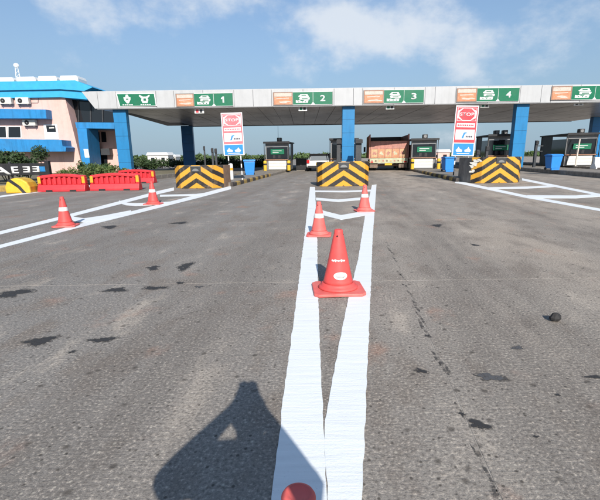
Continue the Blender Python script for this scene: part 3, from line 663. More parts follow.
# lane boards on the fascia
YS = YF - .07
def X(px, Y=YS): return P(px, 97, Y).x
def Zp(px, py, Y=YS): return P(px, py, Y).z
def sheet(poly, y, mat, parent, name, th=.004, root=None):
    m = MB(); m.prism_xz(poly, y - th, y); return m.build(name, mat, parent, True, root=root)
def lane_board(pa, pb, pc, pd, py_t, py_b, num, label):
    """pa..pb poster, pb..pc vehicle panel, pc..pd number panel"""
    zt_, zb_ = Zp((pa + pd) / 2, py_t), Zp((pa + pd) / 2, py_b)
    e = empty('lane_board', (X((pa + pd) / 2), YS, zb_), 0, label, 'sign', 'lane boards on the canopy edge')
    m = MB(); m.box(X(pa), X(pd), YS, YS + .06, zb_, zt_); m.build('backing', 'grey_steel', e, True)
    xa, xb, xc, xd = X(pa) + .03, X(pb), X(pc), X(pd) - .03; h = zt_ - zb_
    po = sheet([(xa, zb_ + .03), (xb - .04, zb_ + .03), (xb - .04, zt_ - .03), (xa, zt_ - .03)], YS - .001, 'sign_brown', e, 'poster', .006)
    sheet([(xa + .08, zb_ + .10), (xb - .12, zb_ + .10), (xb - .12, zb_ + h * .62), (xa + .08, zb_ + h * .62)], YS - .008, 'sign_orange', po, 'poster_picture', root=e)
    sheet([(xa + .08, zb_ + h * .66), (xb - .12, zb_ + h * .66), (xb - .12, zt_ - .09), (xa + .08, zt_ - .09)], YS - .008, 'sign_cream', po, 'poster_heading', root=e)
    w_ = xb - xa
    sheet(blob((xa + w_ * .55, zb_ + h * .24), w_ * .28, h * .08, n=14, seed=num, rough=.5), YS - .013, 'sign_cream', po, 'poster_print', root=e)
    sheet([(xa + w_ * .15, zb_ + h * .46), (xa + w_ * .8, zb_ + h * .50), (xa + w_ * .8, zb_ + h * .56), (xa + w_ * .15, zb_ + h * .53)], YS - .013, 'sign_cream', po, 'poster_print', root=e)
    g1 = sheet([(xb, zb_ + .03), (xd, zb_ + .03), (xd, zt_ - .03), (xb, zt_ - .03)], YS - .001, 'sign_green', e, 'green_face', .006)
    # vehicles drawn in white: a bus/truck outline over a car outline and a word strip
    w2 = xc - xb; cx = xb + w2 * .50
    def sh(pts, mat='sign_white', o=.008): return sheet([(cx + x * w2, zb_ + z * h) for x, z in pts], YS - o, mat, g1, 'vehicle_symbol' if mat == 'sign_white' else 'symbol_detail', root=e)
    sh([(-.20, .60), (.26, .60), (.30, .66), (.26, .70), (.22, .82), (-.12, .82), (-.18, .72), (-.24, .68)])
    sh([(-.10, .70), (.17, .70), (.14, .77), (-.06, .77)], 'sign_green', .013)
    sh([(-.16, .40), (.32, .40), (.34, .55), (.28, .57), (-.14, .57), (-.20, .50)])
    sh([(-.08, .44), (.24, .44), (.22, .51), (-.06, .51)], 'sign_green', .013)
    sh([(-.36, .16), (.24, .16), (.27, .36), (.06, .36), (.02, .30), (-.12, .30), (-.15, .36), (-.26, .33), (-.36, .36)])
    for x_ in (-.24, -.06, .10):
        sh([(x_, .20), (x_ + .05, .20), (x_ + .05, .27), (x_, .27)], 'sign_green', .013)
    # divider with a small white arrow head at its foot
    sheet([(xc - .012, zb_ + .06), (xc + .012, zb_ + .06), (xc + .012, zt_ - .06), (xc - .012, zt_ - .06)], YS - .008, 'sign_white', g1, 'divider', root=e)
    sheet([(xc - .17, zb_ + .035), (xc + .17, zb_ + .035), (xc, zb_ + .24)], YS - .009, 'sign_white', g1, 'arrow_head', root=e)
    for p in ([(xb, zb_), (xd, zb_), (xd, zb_ + .03), (xb, zb_ + .03)], [(xb, zt_ - .03), (xd, zt_ - .03), (xd, zt_), (xb, zt_)]):
        sheet(p, YS - .004, 'sign_white', e, 'edge_trim')
    xm = (xc + xd) / 2; nw = .22 if num != 1 else .11
    if num == 1:
        sheet([(xm - .05 + x_, zb_ + h * z_) for x_, z_ in ((0, .27), (.13, .27), (.13, .73), (.03, .73), (-.12, .62), (-.12, .52), (0, .58))], YS - .008, 'sign_white', g1, 'number')
    else: text_part(str(num), xm - nw, xm + nw, zb_ + h * .27, zb_ + h * .73, YS - .008, 'sign_white', g1, name='number', root=e)
    return e
lane_board(175.5, 194, 213.5, 232.8, 93.2, 106.6, 1, 'green numbered lane board with orange poster above the left stop board')
lane_board(273, 293, 313, 332.8, 91.8, 105.0, 2, 'green numbered lane board with orange poster above the antenna booth')
lane_board(363.5, 384, 404, 424, 89.8, 103.4, 3, 'green numbered lane board with orange poster above the truck')
lane_board(456.5, 477, 498, 519, 87.8, 101.8, 4, 'green numbered lane board with orange poster above the right stop board')
lane_board(551, 571.5, 594.5, 616, 85.8, 100, 5, 'green lane board with orange poster cut by the right edge of the picture')
zt_, zb_ = Zp(136, 93.4), Zp(136, 106.4); e = empty('lane_board', (X(136), YS, zb_), 0, 'green board with two white symbols at the left end of the canopy edge', 'sign', 'lane boards on the canopy edge')
m = MB(); m.prism_xz([(X(116.0), zt_), (X(155), zt_), (X(156), zb_), (X(118.5), zb_)], YS, YS + .06); m.build('backing', 'sign_white', e, True)
g1 = sheet([(X(117.2), zt_ - .04), (X(154.2), zt_ - .04), (X(155), zb_ + .04), (X(119.2), zb_ + .04)], YS - .001, 'sign_green', e, 'green_face', .006)
h = zt_ - zb_
def icon(cx, pts, nm='symbol', mat='sign_white', o=.008): sheet([(cx + x * h, zb_ + z * h) for x, z in pts], YS - o, mat, g1, nm, root=e)
icon(X(127), [(-.06, .24), (.10, .24), (.26, .52), (.28, .70), (.14, .74), (.08, .90), (-.08, .90), (-.14, .74), (-.30, .70), (-.26, .50)])
icon(X(127), [(-.10, .52), (.10, .52), (.10, .60), (-.10, .60)], 'symbol_detail', 'sign_green', .013)
icon(X(144.5), [(-.20, .24), (.20, .24), (.30, .50), (.22, .58), (.44, .80), (.40, .88), (.16, .74), (-.14, .74), (-.38, .88), (-.46, .80), (-.24, .58), (-.30, .48)])
icon(X(144.5), [(-.12, .42), (.12, .42), (.10, .60), (-.10, .60)], 'symbol_detail', 'sign_green', .013)
for cx, wd in ((X(127), .42), (X(145), .42)):
    for i in range(5):
        a = cx - wd * h + i * wd * h * .42; sheet([(a, zb_ + .10 * h), (a + wd * h * .30, zb_ + .10 * h), (a + wd * h * .30, zb_ + .165 * h), (a, zb_ + .165 * h)], YS - .008, 'sign_white', g1, 'word_strip', root=e)

# small lane signals hanging under the edge
for i, (pa, pb, pt, pbm, lit) in enumerate([(194, 203.5, 108.6, 113.5, 'r'), (298.5, 307, 106.6, 111, 'g'), (386, 394.5, 104.8, 109.4, 'g'), (480.5, 489.5, 102.6, 107.6, 'g'), (574, 583.5, 100.6, 105.6, 'x')]):
    Y = YF + .3; xa, xb = P(pa, 105, Y).x, P(pb, 105, Y).x; z1, z0 = P(pa, pt, Y).z, P(pa, pbm, Y).z
    z1 = min(z1, zb - .02)
    e = empty('lane_signal', ((xa + xb) / 2, Y, z0), 0, ['small lane signal with a red face, left of the left stop board', 'small lane signal above the antenna booth', 'small lane signal above the truck', 'small lane signal right of the right stop board', 'small unlit lane signal nearest the right edge of the picture'][i], 'signal', 'lane signals under the canopy edge')
    m = MB(); m.box(xa, xb, Y, Y + .12, z0, z1 - .02); m.build('housing', 'white', e, True, bevel=.015)
    m = MB(); m.box((xa + xb) / 2 - .03, (xa + xb) / 2 + .03, Y + .03, Y + .09, z1 - .019, zb + .05); m.build('hanger', 'grey_steel', e, True)
    for k in range(2):
        cx = xa + (xb - xa) * (.3 + .4 * k)
        m = MB(); m.box(cx - .11, cx + .11, Y - .012, Y - .001, z0 + .05, z1 - .08); m.build('signal_face', {'r': ('sign_red', 'dark_steel'), 'g': ('sign_green', 'dark_steel'), 'x': ('dark_steel', 'grey_steel')}[lit][k], e, True)

# ------------------------------------------------------------------ stop boards
def stop_board(cx_px, Y, px0, px1, py0, py1, tilt, label, key, RED='sign_red'):
    base = Vector((P(cx_px, 150, Y).x, Y, .2))
    e = empty('stop_board', base, R(0), label, 'sign', 'tall red stop boards on the islands')
    e.rotation_euler = (0, R(tilt), 0); fr = Matrix.Translation(base) @ Matrix.Rotation(R(tilt), 4, 'Y'); FRAME[e.name] = fr
    W = P(px1, 150, Y).x - P(px0, 150, Y).x; z1 = P(cx_px, py0, Y).z - .2; z0 = P(cx_px, py1, Y).z - .2; H = z1 - z0
    m = MB(); m.box(-W / 2, W / 2, 0, .05, z0, z1); m.build('backing', 'sign_white', e, bevel=.01)
    def sht(poly, mat, name, par, y): m = MB(); m.prism_xz([(x * W, z0 + z * H) for x, z in poly], y - .004, y); return m.build(name, mat, par)
    red = sht([(-.46, .27), (.46, .27), (.46, .975), (-.46, .975)], RED, 'red_face', e, -.001)
    # white frame square with red octagon
    sht([(-.42, .70), (.42, .70), (.42, .955), (-.42, .955)], 'sign_white', 'white_square', red, -.006)
    for sx, top in ((-1, 1), (1, 1), (-1, 0), (1, 0)):
        X0 = .40 * sx; X1 = .19 * sx; zA = .948 if top else .707; zB = .895 if top else .76
        pts = [(X0, zA), (X1, zA), (X0, zB)]
        if (sx > 0) == bool(top): pts = pts[::-1]
        sht(pts, RED, 'corner_triangle', red, -.011)
    oc = [(-.33, .785), (-.17, .715), (.17, .715), (.33, .785), (.33, .872), (.17, .942), (-.17, .942), (-.33, .872)]
    sht(oc, RED, 'octagon', red, -.0115)
    text_part('STOP', -.31 * W, .31 * W, z0 + .795 * H, z0 + .862 * H, -.0165, 'sign_white', red, world=False)
    s1 = sht([(-.40, .575), (.40, .575), (.40, .655), (-.40, .655)], 'sign_white', 'white_strip', red, -.006)
    for i in range(9):
        a = -.36 + i * .08; sht([(a, .60), (a + .055, .60), (a + .055, .63), (a, .63)], RED, 'strip_print', s1, -.011)
    s2 = sht([(-.42, .33), (.42, .33), (.42, .53), (-.42, .53)], 'sign_white', 'white_strip', red, -.006)
    sht([(-.14, .36), (-.06, .36), (.0, .45), (.09, .46), (.05, .48), (-.06, .47)], 'sign_blue', 'strip_print', s2, -.011)
    for i in range(4):
        a = .04 + i * .075; sht([(a, .375), (a + .055, .375), (a + .055, .41), (a, .41)], 'ink', 'strip_print', s2, -.011)
    bl = sht([(-.44, .02), (.44, .02), (.44, .255), (-.44, .255)], 'sign_blue', 'blue_face', e, -.001)
    for sx in (-1, 1):
        pts = [(.06, .09), (.30, .085), (.34, .12), (.27, .15), (.22, .19), (.17, .15), (.05, .125)]
        pts = [(sx * x, z) for x, z in pts]
        if sx < 0: pts = pts[::-1]
        sht(pts, 'sign_white', 'hand_symbol', bl, -.006)
    sht([(-.30, .045), (.30, .045), (.26, .06), (-.26, .06)], 'sign_white', 'blue_print', bl, -.006)
    for sx in (-1, 1):
        m = MB(); m.tube((sx * W * .30, .09, -.02), (sx * W * .30, .09, z0 + H * .9), .035, .035, 10); p = m.build('post', 'white', e)
        for k in range(3):
            m = MB(); m.tube((sx * W * .30, .09, .10 + k * .42), (sx * W * .30, .09, .10 + k * .42 + .2), .038, .038, 10); m.build('black_band', 'black', p)
    return e
stop_board(234.5, 24.2, 222.5, 243.5, 112.6, 155.5, -1.2, 'red stop board with blue foot panel standing behind the left chevron block', 'A', 'sign_red_faded')
stop_board(462.5, 24.2, 454, 476.5, 105.5, 156.2, 1.6, 'red stop board with blue foot panel standing behind the right chevron block', 'C')

# ------------------------------------------------------------------ toll booths
def booth(xc, yf, label, hz=.22, wd=2.25, dp=3.4, H=2.7, boxes=1, antenna=False, dark=False):
    e = empty('toll_booth', (xc, yf, hz), LANE, label, 'toll booth', 'toll booths under the canopy')
    hw = wd / 2
    m = MB(); m.box(-hw + .06, hw - .06, .04, dp - .04, 0, .95); m.build('lower_wall', 'dark_steel' if dark else 'grey_steel', e)
    for k in range(3):
        m = MB(); m.box(-hw + .28, hw - .28, -.02, .035, .06 + k * .285, .06 + k * .285 + .27); m.build('front_panel', 'offwhite', e, bevel=.01)
    m = MB(); m.box(-hw - .05, hw + .05, -.12, .10, .96, 1.04); m.build('counter', 'sign_brown', e, bevel=.01)
    for sx in (-1, 1):
        for y in (.06, dp - .06):
            m = MB(); m.box(sx * (hw - .05) - .05, sx * (hw - .05) + .05, y - .05, y + .05, .951 if y > 1 else 0, H - .12); m.build('corner_post', 'grey_steel' if y < 1 else 'dark_steel', e)
    m = MB(); m.box(-hw + .11, hw - .11, .07, .085, 1.05, H - .5); m.build('front_window', 'glass', e)
    for sx in (-1, 1):
        x = sx * (hw - .05)
        m = MB(); m.box(x - .012, x + .012, .12, dp * .55, 1.0, H - .5); m.build('side_window', 'glass', e)
        m = MB(); m.box(x - .02, x + .02, dp * .55 + .01, dp - .12, .952, H - .13); m.build('side_wall', 'dark_steel', e)
    for k in range(2):
        m = MB(); m.box(-.42 + k * .5, -.18 + k * .5, .045, .068, 1.12, 1.45); m.build('screen', 'black', e)
    m = MB(); m.box(-hw * .55, hw * .62, -.03, .03, 1.52, 2.02); g = m.build('green_notice', 'sign_green', e)
    for k in range(2):
        m = MB(); m.box(-hw * .38, hw * .40 - k * .3, -.036, -.0301, 1.82 - k * .16, 1.87 - k * .16); m.build('notice_print', 'sign_white', g)
    m = MB(); m.box(-hw + .05, hw - .05, .02, .10, H - .49, H - .13); m.build('header_panel', 'grey_steel', e)
    m = MB(); m.box(-hw - .12, hw + .12, -.35, dp + .15, H - .119, H); m.build('roof', 'dark_steel', e, bevel=.02)
    m = MB(); m.box(-hw - .14, hw + .14, -.38, -.352, H - .15, H + .03); m.build('roof_edge', 'black', e)
    for k in range(boxes):
        x = .15 + (k - (boxes - 1) / 2) * .75
        m = MB(); m.box(x - .22, x + .22, .5, 1.0, H + .06, H + .42); bx = m.build('roof_unit', 'black', e, bevel=.03)
        m = MB(); m.box(x - .18, x + .18, .6, .9, H, H + .059); m.build('unit_stand', 'grey_steel', bx)
        m = MB(); m.tube((x, .499, H + .24), (x, .49, H + .24), .14, .14, 16); m.build('fan_grille', 'grey_steel', bx)
    if antenna:
        m = MB(); m.tube((.1, .3, H), (.1, .3, H + 1.5), .022, .014, 8); m.build('antenna', 'dark_steel', e)
    for sx in (-1, 1):      # guard frame bars at the sides of the front
        m = MB(); m.tube((sx * (hw + .06), -.30, 0), (sx * (hw + .06), -.30, H - .15), .035, .035, 8); m.build('guard_bar', 'dark_steel', e)
    return e
def guard_post(x, y, z, label, h=.95, r=.16):
    e = empty('guard_post', (x, y, z), 0, label, 'guard post', 'yellow guard posts before the booths')
    m = MB(); m.lathe([(r, 0), (r, h - .1), (r * .85, h - .03), (r * .4, h)], 16); m.build('post', 'yellow', e, smooth=False)
    m = MB(); m.lathe([(r + .004, h * .55), (r + .004, h * .72)], 16, cap=False); m.build('black_band', 'black', e)
    return e
YBo = 40.5
b1x = P(277, 150, YBo).x
booth(b1x, YBo, 'grey toll booth with antenna on the left island, next to the white car', wd=2.3, antenna=True)
guard_post(b1x - 1.15, YBo - .8, .2, 'yellow guard post at the left corner of the booth with the antenna')
guard_post(b1x + 1.15, YBo - .8, .2, 'yellow guard post at the right corner of the booth with the antenna')
booth(icx('B', 40) - .05, 40.0, 'toll booth hidden behind the middle blue column', wd=2.55, H=2.9)
b3x = P(424, 150, 39).x
booth(b3x, 39.0, 'grey toll booth with green notice just right of the truck', wd=2.3, H=2.75)
guard_post(b3x - 1.25, 38.2, .2, 'yellow guard post between the truck and the booth beside it')
guard_post(b3x + 1.2, 38.2, .2, 'yellow guard post on the right of the booth beside the truck')
booth(P(500, 150, 39).x, 39.0, 'dark toll booth with two roof boxes behind the right chevron block', hz=.3, wd=2.3, dp=3.6, H=2.95, boxes=2, dark=True)
booth(P(581, 150, 38.5).x, 38.5, 'long dark toll booth at the right edge of the picture', hz=.3, wd=2.7, dp=5.2, H=2.95, boxes=1, dark=True)
for sx, lab in ((-1, 'left'), (1, 'right')):
    x = P(581, 150, 38.5).x + sx * 1.2
    e = empty('booth_prop', (x, 37.2, .3), 0, 'pale leaning prop at the %s front of the long dark booth' % lab, 'prop', 'props in front of the long dark booth')
    m = MB(); m.tube((0, 0, 0), (-sx * .05 + .5, .7, 2.4), .07, .06, 8); m.build('pole', 'sign_cream', e)
    m = MB(); m.box(-.15, .15, -.15, .15, -.02, .03); m.build('foot_plate', 'grey_steel', e)
# dark posts
def dark_post(px, py0, Y, r, label, arms=0):
    g = P(px, 160, Y); top = P(px, py0, Y).z
    e = empty('barrier_post', (g.x, Y, .2), 0, label, 'post', 'dark posts on the islands')
    m = MB(); m.box(-r, r, -r, r, 0, top - .2); m.build('post', 'dark_steel', e, bevel=.015)
    m = MB(); m.box(-r * 1.8, r * 1.8, -r * 1.8, r * 1.8, -.001, .03); m.build('foot_plate', 'grey_steel', e)
    m = MB(); m.box(-r * 1.2, r * 1.2, -r * 1.9, -r - .002, top - .55, top - .25); m.build('sensor_box', 'black', e)
    for k in range(arms):
        m = MB(); m.box(-.02, .6, -.04, .04, top - .7 - k * .45, top - .63 - k * .45); m.build('arm', 'dark_steel', e)
dark_post(205, 146, 36, .06, 'thin dark post left of the pair behind the left chevron block')
dark_post(213, 148, 34, .08, 'dark post, left one of the close pair behind the left chevron block')
dark_post(216.3, 148.5, 34, .08, 'dark post, right one of the close pair behind the left chevron block')
dark_post(338.5, 139.5, 34, .16, 'dark barrier post just left of the middle blue column')
dark_post(358, 139.0, 34, .24, 'thick dark barrier post just right of the middle blue column')
dark_post(534.5, 140.5, 36, .10, 'dark post with two arms left of the long dark booth', 2)
dark_post(477, 150, 32, .10, 'short dark post by the foot of the right stop board')
dark_post(486, 146, 33, .10, 'dark post between the right stop board and the booth with two roof boxes')

def bin_(px, Y, key, label, hz=.22):
    x = P(px, 160, Y).x
    e = empty('wheelie_bin', (x, Y, hz), R(6), label, 'bin', 'blue bins on the islands')
    m = MB(); m.hexa([(-.34, -.30, .10), (.34, -.30, .10), (.34, .30, .10), (-.34, .30, .10)], [(-.42, -.38, .98), (.42, -.38, .98), (.42, .38, .98), (-.42, .38, .98)]); m.build('body', 'bin_blue', e, bevel=.04)
    m = MB(); m.prism_yz([(-.42, .985), (.42, .985), (.40, 1.06), (.15, 1.12), (-.30, 1.10), (-.42, 1.04)], -.45, .45); m.build('lid', 'bin_blue', e, bevel=.02)
    for s in (-1, 1):
        m = MB(); m.tube((s * .30, .30, .10), (s * .36, .30, .10), .10, .10, 14); m.build('wheel', 'rubber', e)
    m = MB(); m.box(-.3, .3, -.32, -.18, -.001, .11); m.build('foot', 'bin_blue', e)
    m = MB(); m.tube((-.30, .47, 1.0), (.30, .47, 1.0), .02, .02, 8); m.build('handle', 'black', e)
bin_(249.3, 31.0, 'A', 'blue wheelie bin behind the left stop board')
bin_(448.5, 31.5, 'C', 'blue wheelie bin between the truck-side booth and the right stop board')
bin_(553.5, 29.5, 'D', 'blue wheelie bin at the right, before the long dark booth', hz=.32)
# white concrete block at the right edge
e = empty('concrete_barrier', (P(607, 165, 31).x, 31, .30), R(4), 'white concrete barrier cut by the right edge of the picture', 'barrier')
m = MB(); m.prism_yz([(-.3, 0), (.3, 0), (.3, .12), (.12, .4), (.09, .85), (-.09, .85), (-.12, .4), (-.3, .12)], -1.1, 1.1); m.build('body', 'white', e, bevel=.02)
m = MB(); m.box(-1.0, 1.0, -.34, -.301, .02, .10); m.build('toe_strip', 'kerb_black', e)
# dark cabinet between booth and car
x = P(301, 165, 44).x
e = empty('equipment_cabinet', (x, 44, 0), LANE, 'low black cabinet between the antenna booth and the white car', 'cabinet')
m = MB(); m.box(-.55, .55, 0, .9, .08, 1.25); m.build('body', 'black', e, bevel=.02)
m = MB(); m.box(-.5, .5, .05, .85, 0, .079); m.build('plinth', 'kerb_concrete', e)
m = MB(); m.box(-.6, .6, -.05, .95, 1.251, 1.30); m.build('lid', 'dark_steel', e)
m = MB(); m.box(-.02, .02, -.02, -.001, .5, .75); m.build('handle', 'grey_steel', e)
# white bollard next to the left board
g = G(231, 177)
e = empty('bollard', (P(231, 170, 25).x, 25.0, .2), 0, 'short white bollard below the left stop board', 'bollard')
m = MB(); m.lathe([(.13, 0), (.13, .85), (.10, .95), (.03, .98)], 14); m.build('post', 'white', e)
m = MB(); m.lathe([(.134, .55), (.134, .70)], 14, cap=False); m.build('band', 'wb_orange', e)

# ------------------------------------------------------------------ truck
YT = G(388, 170.6).y
xt = P(388.5, 160, YT).x; hwT = (P(408, 150, YT).x - P(369.5, 150, YT).x) / 2
zT = lambda py: P(388.5, py, YT).z
tr = empty('truck', (xt, YT, 0), LANE, 'tall orange and red open-bodied truck seen from behind in lane 3', 'truck')
z_top, z_gate, z_mid, z_low = zT(134.8), zT(141), zT(151), zT(158)
m = MB(); m.box(-hwT + .06, hwT - .06, .05, 6.0, z_low - .02, z_low + .10); m.build('bed_floor', 'truck_red', tr)
for s in (-1, 1):
    m = MB(); xa, xb = sorted((s * hwT, s * (hwT - .07))); m.box(xa, xb, .08, 6.0, z_low + .1, z_top); sd = m.build('side_board', 'truck_red', tr, bevel=.01)
    m = MB(); xa, xb = sorted((s * (hwT + .03), s * (hwT - .10))); m.box(xa, xb, -.02, .079, z_low - .1, z_top + .06); m.build('corner_post', 'truck_red', tr, bevel=.01)
    for k in range(5):
        m = MB(); xa, xb = sorted((s * (hwT + .001), s * (hwT + .05))); m.box(xa, xb, .7 + k * 1.2, .8 + k * 1.2, z_low, z_top); m.build('stake', 'truck_orange', sd)
m = MB(); m.box(-hwT + .07, hwT - .07, 5.9, 6.0, z_low + .1, z_top + .02); m.build('headboard', 'dark_steel', tr)
tg = MB(); tg.box(-hwT + .11, hwT - .11, 0, .07, z_low, z_gate); gate = tg.build('tailgate', 'truck_orange', tr, bevel=.01)
m = MB(); m.box(-hwT + .14, hwT - .14, -.022, -.001, z_mid + .22, z_gate - .03); m.build('upper_rail', 'truck_red', gate)
for k in range(5):
    a = -hwT + .22 + k * (2 * hwT - .44) / 5; b = a + (2 * hwT - .44) / 5 - .08
    m = MB(); m.box(a, b, -.025, -.001, z_low + .10, z_mid + .16); m.build('gate_panel', ('truck_tan', 'truck_orange', 'truck_tan', 'truck_orange', 'truck_tan')[k], gate, bevel=.012)
    m = MB(); cx = (a + b) / 2; m.prism_xz(blob((cx, (z_low + z_mid) / 2 + .12), (b - a) * .28, .17, n=14, seed=60 + k, rough=.6), -.031, -.0255); m.build('painted_motif', ('truck_red', 'truck_green')[k % 2], gate)
for k in range(6):
    x = -hwT + .17 + k * (2 * hwT - .34) / 5
    m = MB(); m.box(x - .03, x + .03, -.045, -.026, z_low + .02, z_gate); m.build('gate_rib', 'truck_red', gate)
z_b = zT(163)
m = MB(); m.box(-hwT + .05, hwT - .05, -.08, -.0, z_b, z_low - .03); bp_ = m.build('rear_bumper', 'truck_green', tr, bevel=.01)
for k in range(9):
    a = -hwT + .2 + k * (2 * hwT - .5) / 9; m = MB(); m.box(a, a + .16, -.09, -.081, (z_b + z_low) / 2 - .1, (z_b + z_low) / 2 + .05); m.build('bumper_print', ('truck_red', 'mud', 'truck_tan')[k % 3], bp_)
for s in (-1, 1):
    m = MB(); m.box(s * (hwT - .28) - .14, s * (hwT - .28) + .14, -.10, -.081, z_b + .04, z_b + .16); m.build('tail_lamp', 'lamp_red', bp_)
m = MB(); m.box(-.35, .35, -.1, -.081, z_b - .22, z_b - .02); m.build('number_plate', 'yellow', tr)
m = MB(); m.box(-.6, .6, .3, 6.6, .75, z_low - .03); m.build('chassis', 'mud', tr)
m = MB(); m.tube((-hwT + .5, .95, .52), (hwT - .5, .95, .52), .12, .12, 10); m.build('axle', 'mud', tr)
for s in (-1, 1):
    for (x, yy) in ((hwT - .28, .95), (hwT - .66, .95), (hwT - .28, 4.9)):
        m = MB(); R_ = .52; k0 = len(m.v)
        m.tube((s * x - .15, yy, R_), (s * x + .15, yy, R_), R_, R_, 24); wl = m.build('wheel', 'rubber', tr, bevel=.05)
        m = MB(); m.tube((s * x - .153, yy, R_), (s * x + .153, yy, R_), .26, .26, 16); m.build('rim', 'mud', wl)
    m = MB(); m.box(s * (hwT - .47) - .40, s * (hwT - .47) + .40, .12, .15, .28, .98); m.build('mud_flap', 'mud', tr)
m = MB(); m.hexa([(-1.6, 6.3, .6), (1.6, 6.3, .6), (1.6, 8.2, .6), (-1.6, 8.2, .6)], [(-1.55, 6.3, 2.9), (1.55, 6.3, 2.9), (1.5, 7.9, 2.9), (-1.5, 7.9, 2.9)]); m.build('cab', 'truck_orange', tr, bevel=.08)
for s in (-1, 1):
    m = MB(); m.tube((s * (hwT - .3), 7.2, .52), (s * (hwT - .6), 7.2, .52), .52, .52, 20); m.build('wheel', 'rubber', tr)
m = MB(); m.box(-hwT - .32, -hwT - .10, 6.6, 6.68, 1.9, 2.45); m.build('mirror', 'black', tr)

# ------------------------------------------------------------------ car
YC = 41.2
xc_ = P(319.5, 160, YC).x
car = empty('parked_car', (xc_, YC, 0), LANE, 'white hatchback car waiting in lane 2, seen from behind', 'car')
hwc = (P(333.5, 160, YC).x - P(305, 160, YC).x) / 2 * .96
st_ = [(0.0, .80, .42, .88, .98, .70, 1.10), (.12, .97, .30, 1.0, .98, .74, 1.25), (.45, 1.0, .28, 1.0, 1.0, .76, 1.62), (1.2, 1.0, .28, 1.0, 1.0, .78, 1.74), (2.2, 1.0, .28, 1.0, .99, .77, 1.72), (3.0, 1.0, .28, 1.0, .97, .72, 1.40), (3.5, 1.0, .28, .98, .92, .86, 1.02), (4.2, .96, .30, .92, .82, .80, .90), (4.5, .84, .42, .80, .68, .66, .74)]
m = MB(); k = 0
for (y, wb, zb0, wm, zm, wr, zr) in st_:
    ring = [(-wb * .92, zb0), (-wb, zb0 + .12), (-wm, (zb0 + zm) / 2 + .06), (-wm * .97, zm), (-wr, zr - .06), (-wr * .8, zr), (wr * .8, zr), (wr, zr - .06), (wm * .97, zm), (wm, (zb0 + zm) / 2 + .06), (wb, zb0 + .12), (wb * .92, zb0)]
    m.v += [(x * hwc, y, z) for x, z in ring]
nr = 12
for j in range(len(st_) - 1):
    for i in range(nr): m.f.append((j * nr + i, j * nr + (i + 1) % nr, (j + 1) * nr + (i + 1) % nr, (j + 1) * nr + i)[::-1])
m.f.append(tuple(range(nr))); m.f.append(tuple(reversed(range((len(st_) - 1) * nr, len(st_) * nr))))
bd = m.build('body', 'car_white', car, smooth=True)
sb = bd.modifiers.new('s', 'SUBSURF'); sb.levels = 1; sb.render_levels = 1
def quad3(pts, name, mat, par, th=.02):
    a = [Vector(p) for p in pts]; n = (a[1] - a[0]).cross(a[2] - a[0]).normalized() * th
    m = MB(); m.hexa([p - n for p in a], a); return m.build(name, mat, par)
quad3([(-.70 * hwc, -.03, 1.12), (.70 * hwc, -.03, 1.12), (.66 * hwc, .30, 1.58), (-.66 * hwc, .30, 1.58)], 'rear_window', 'car_glass', car, .03)
quad3([(-.76 * hwc, .16, 1.62), (.76 * hwc, .16, 1.62), (.72 * hwc, .55, 1.745), (-.72 * hwc, .55, 1.745)], 'roof_edge_shade', 'black', car, .04)  # black strip painting in the shade along the roof edge
for s in (-1, 1):
    m = MB(); m.box(s * .84 * hwc - .14, s * .84 * hwc + .14, -.045, .10, .82, 1.14); m.build('tail_light', 'lamp_red', car, bevel=.03)
    m = MB(); m.hexa([(s * .78 * hwc - .05, .05, 1.10), (s * .78 * hwc + .05, .05, 1.10), (s * .78 * hwc + .05, .2, 1.10), (s * .78 * hwc - .05, .2, 1.10)], [(s * .72 * hwc - .05, .38, 1.62), (s * .72 * hwc + .05, .38, 1.62), (s * .72 * hwc + .05, .5, 1.62), (s * .72 * hwc - .05, .5, 1.62)]); m.build('rear_pillar', 'black', car)
    m = MB(); xs_ = sorted((s * 1.01 * hwc, s * 1.16 * hwc)); m.box(xs_[0], xs_[1], 2.75, 2.95, 1.05, 1.22); m.build('wing_mirror', 'car_white', car, bevel=.03)
    for yy in (.85, 3.6):
        m = MB(); m.tube((s * (hwc - .22), yy, .31), (s * (hwc - .01), yy, .31), .31, .31, 22); wl = m.build('wheel', 'rubber', car, bevel=.03)
        m = MB(); m.tube((s * (hwc - .20), yy, .31), (s * (hwc + .002), yy, .31), .19, .19, 16); m.build('rim', 'grey_steel', wl)
m = MB(); m.box(-.86 * hwc, .86 * hwc, -.06, .06, .34, .58); m.build('rear_bumper', 'black', car, bevel=.03)
m = MB(); m.box(-.36, .36, -.075, -.04, .68, .84); m.build('number_plate', 'yellow', car)

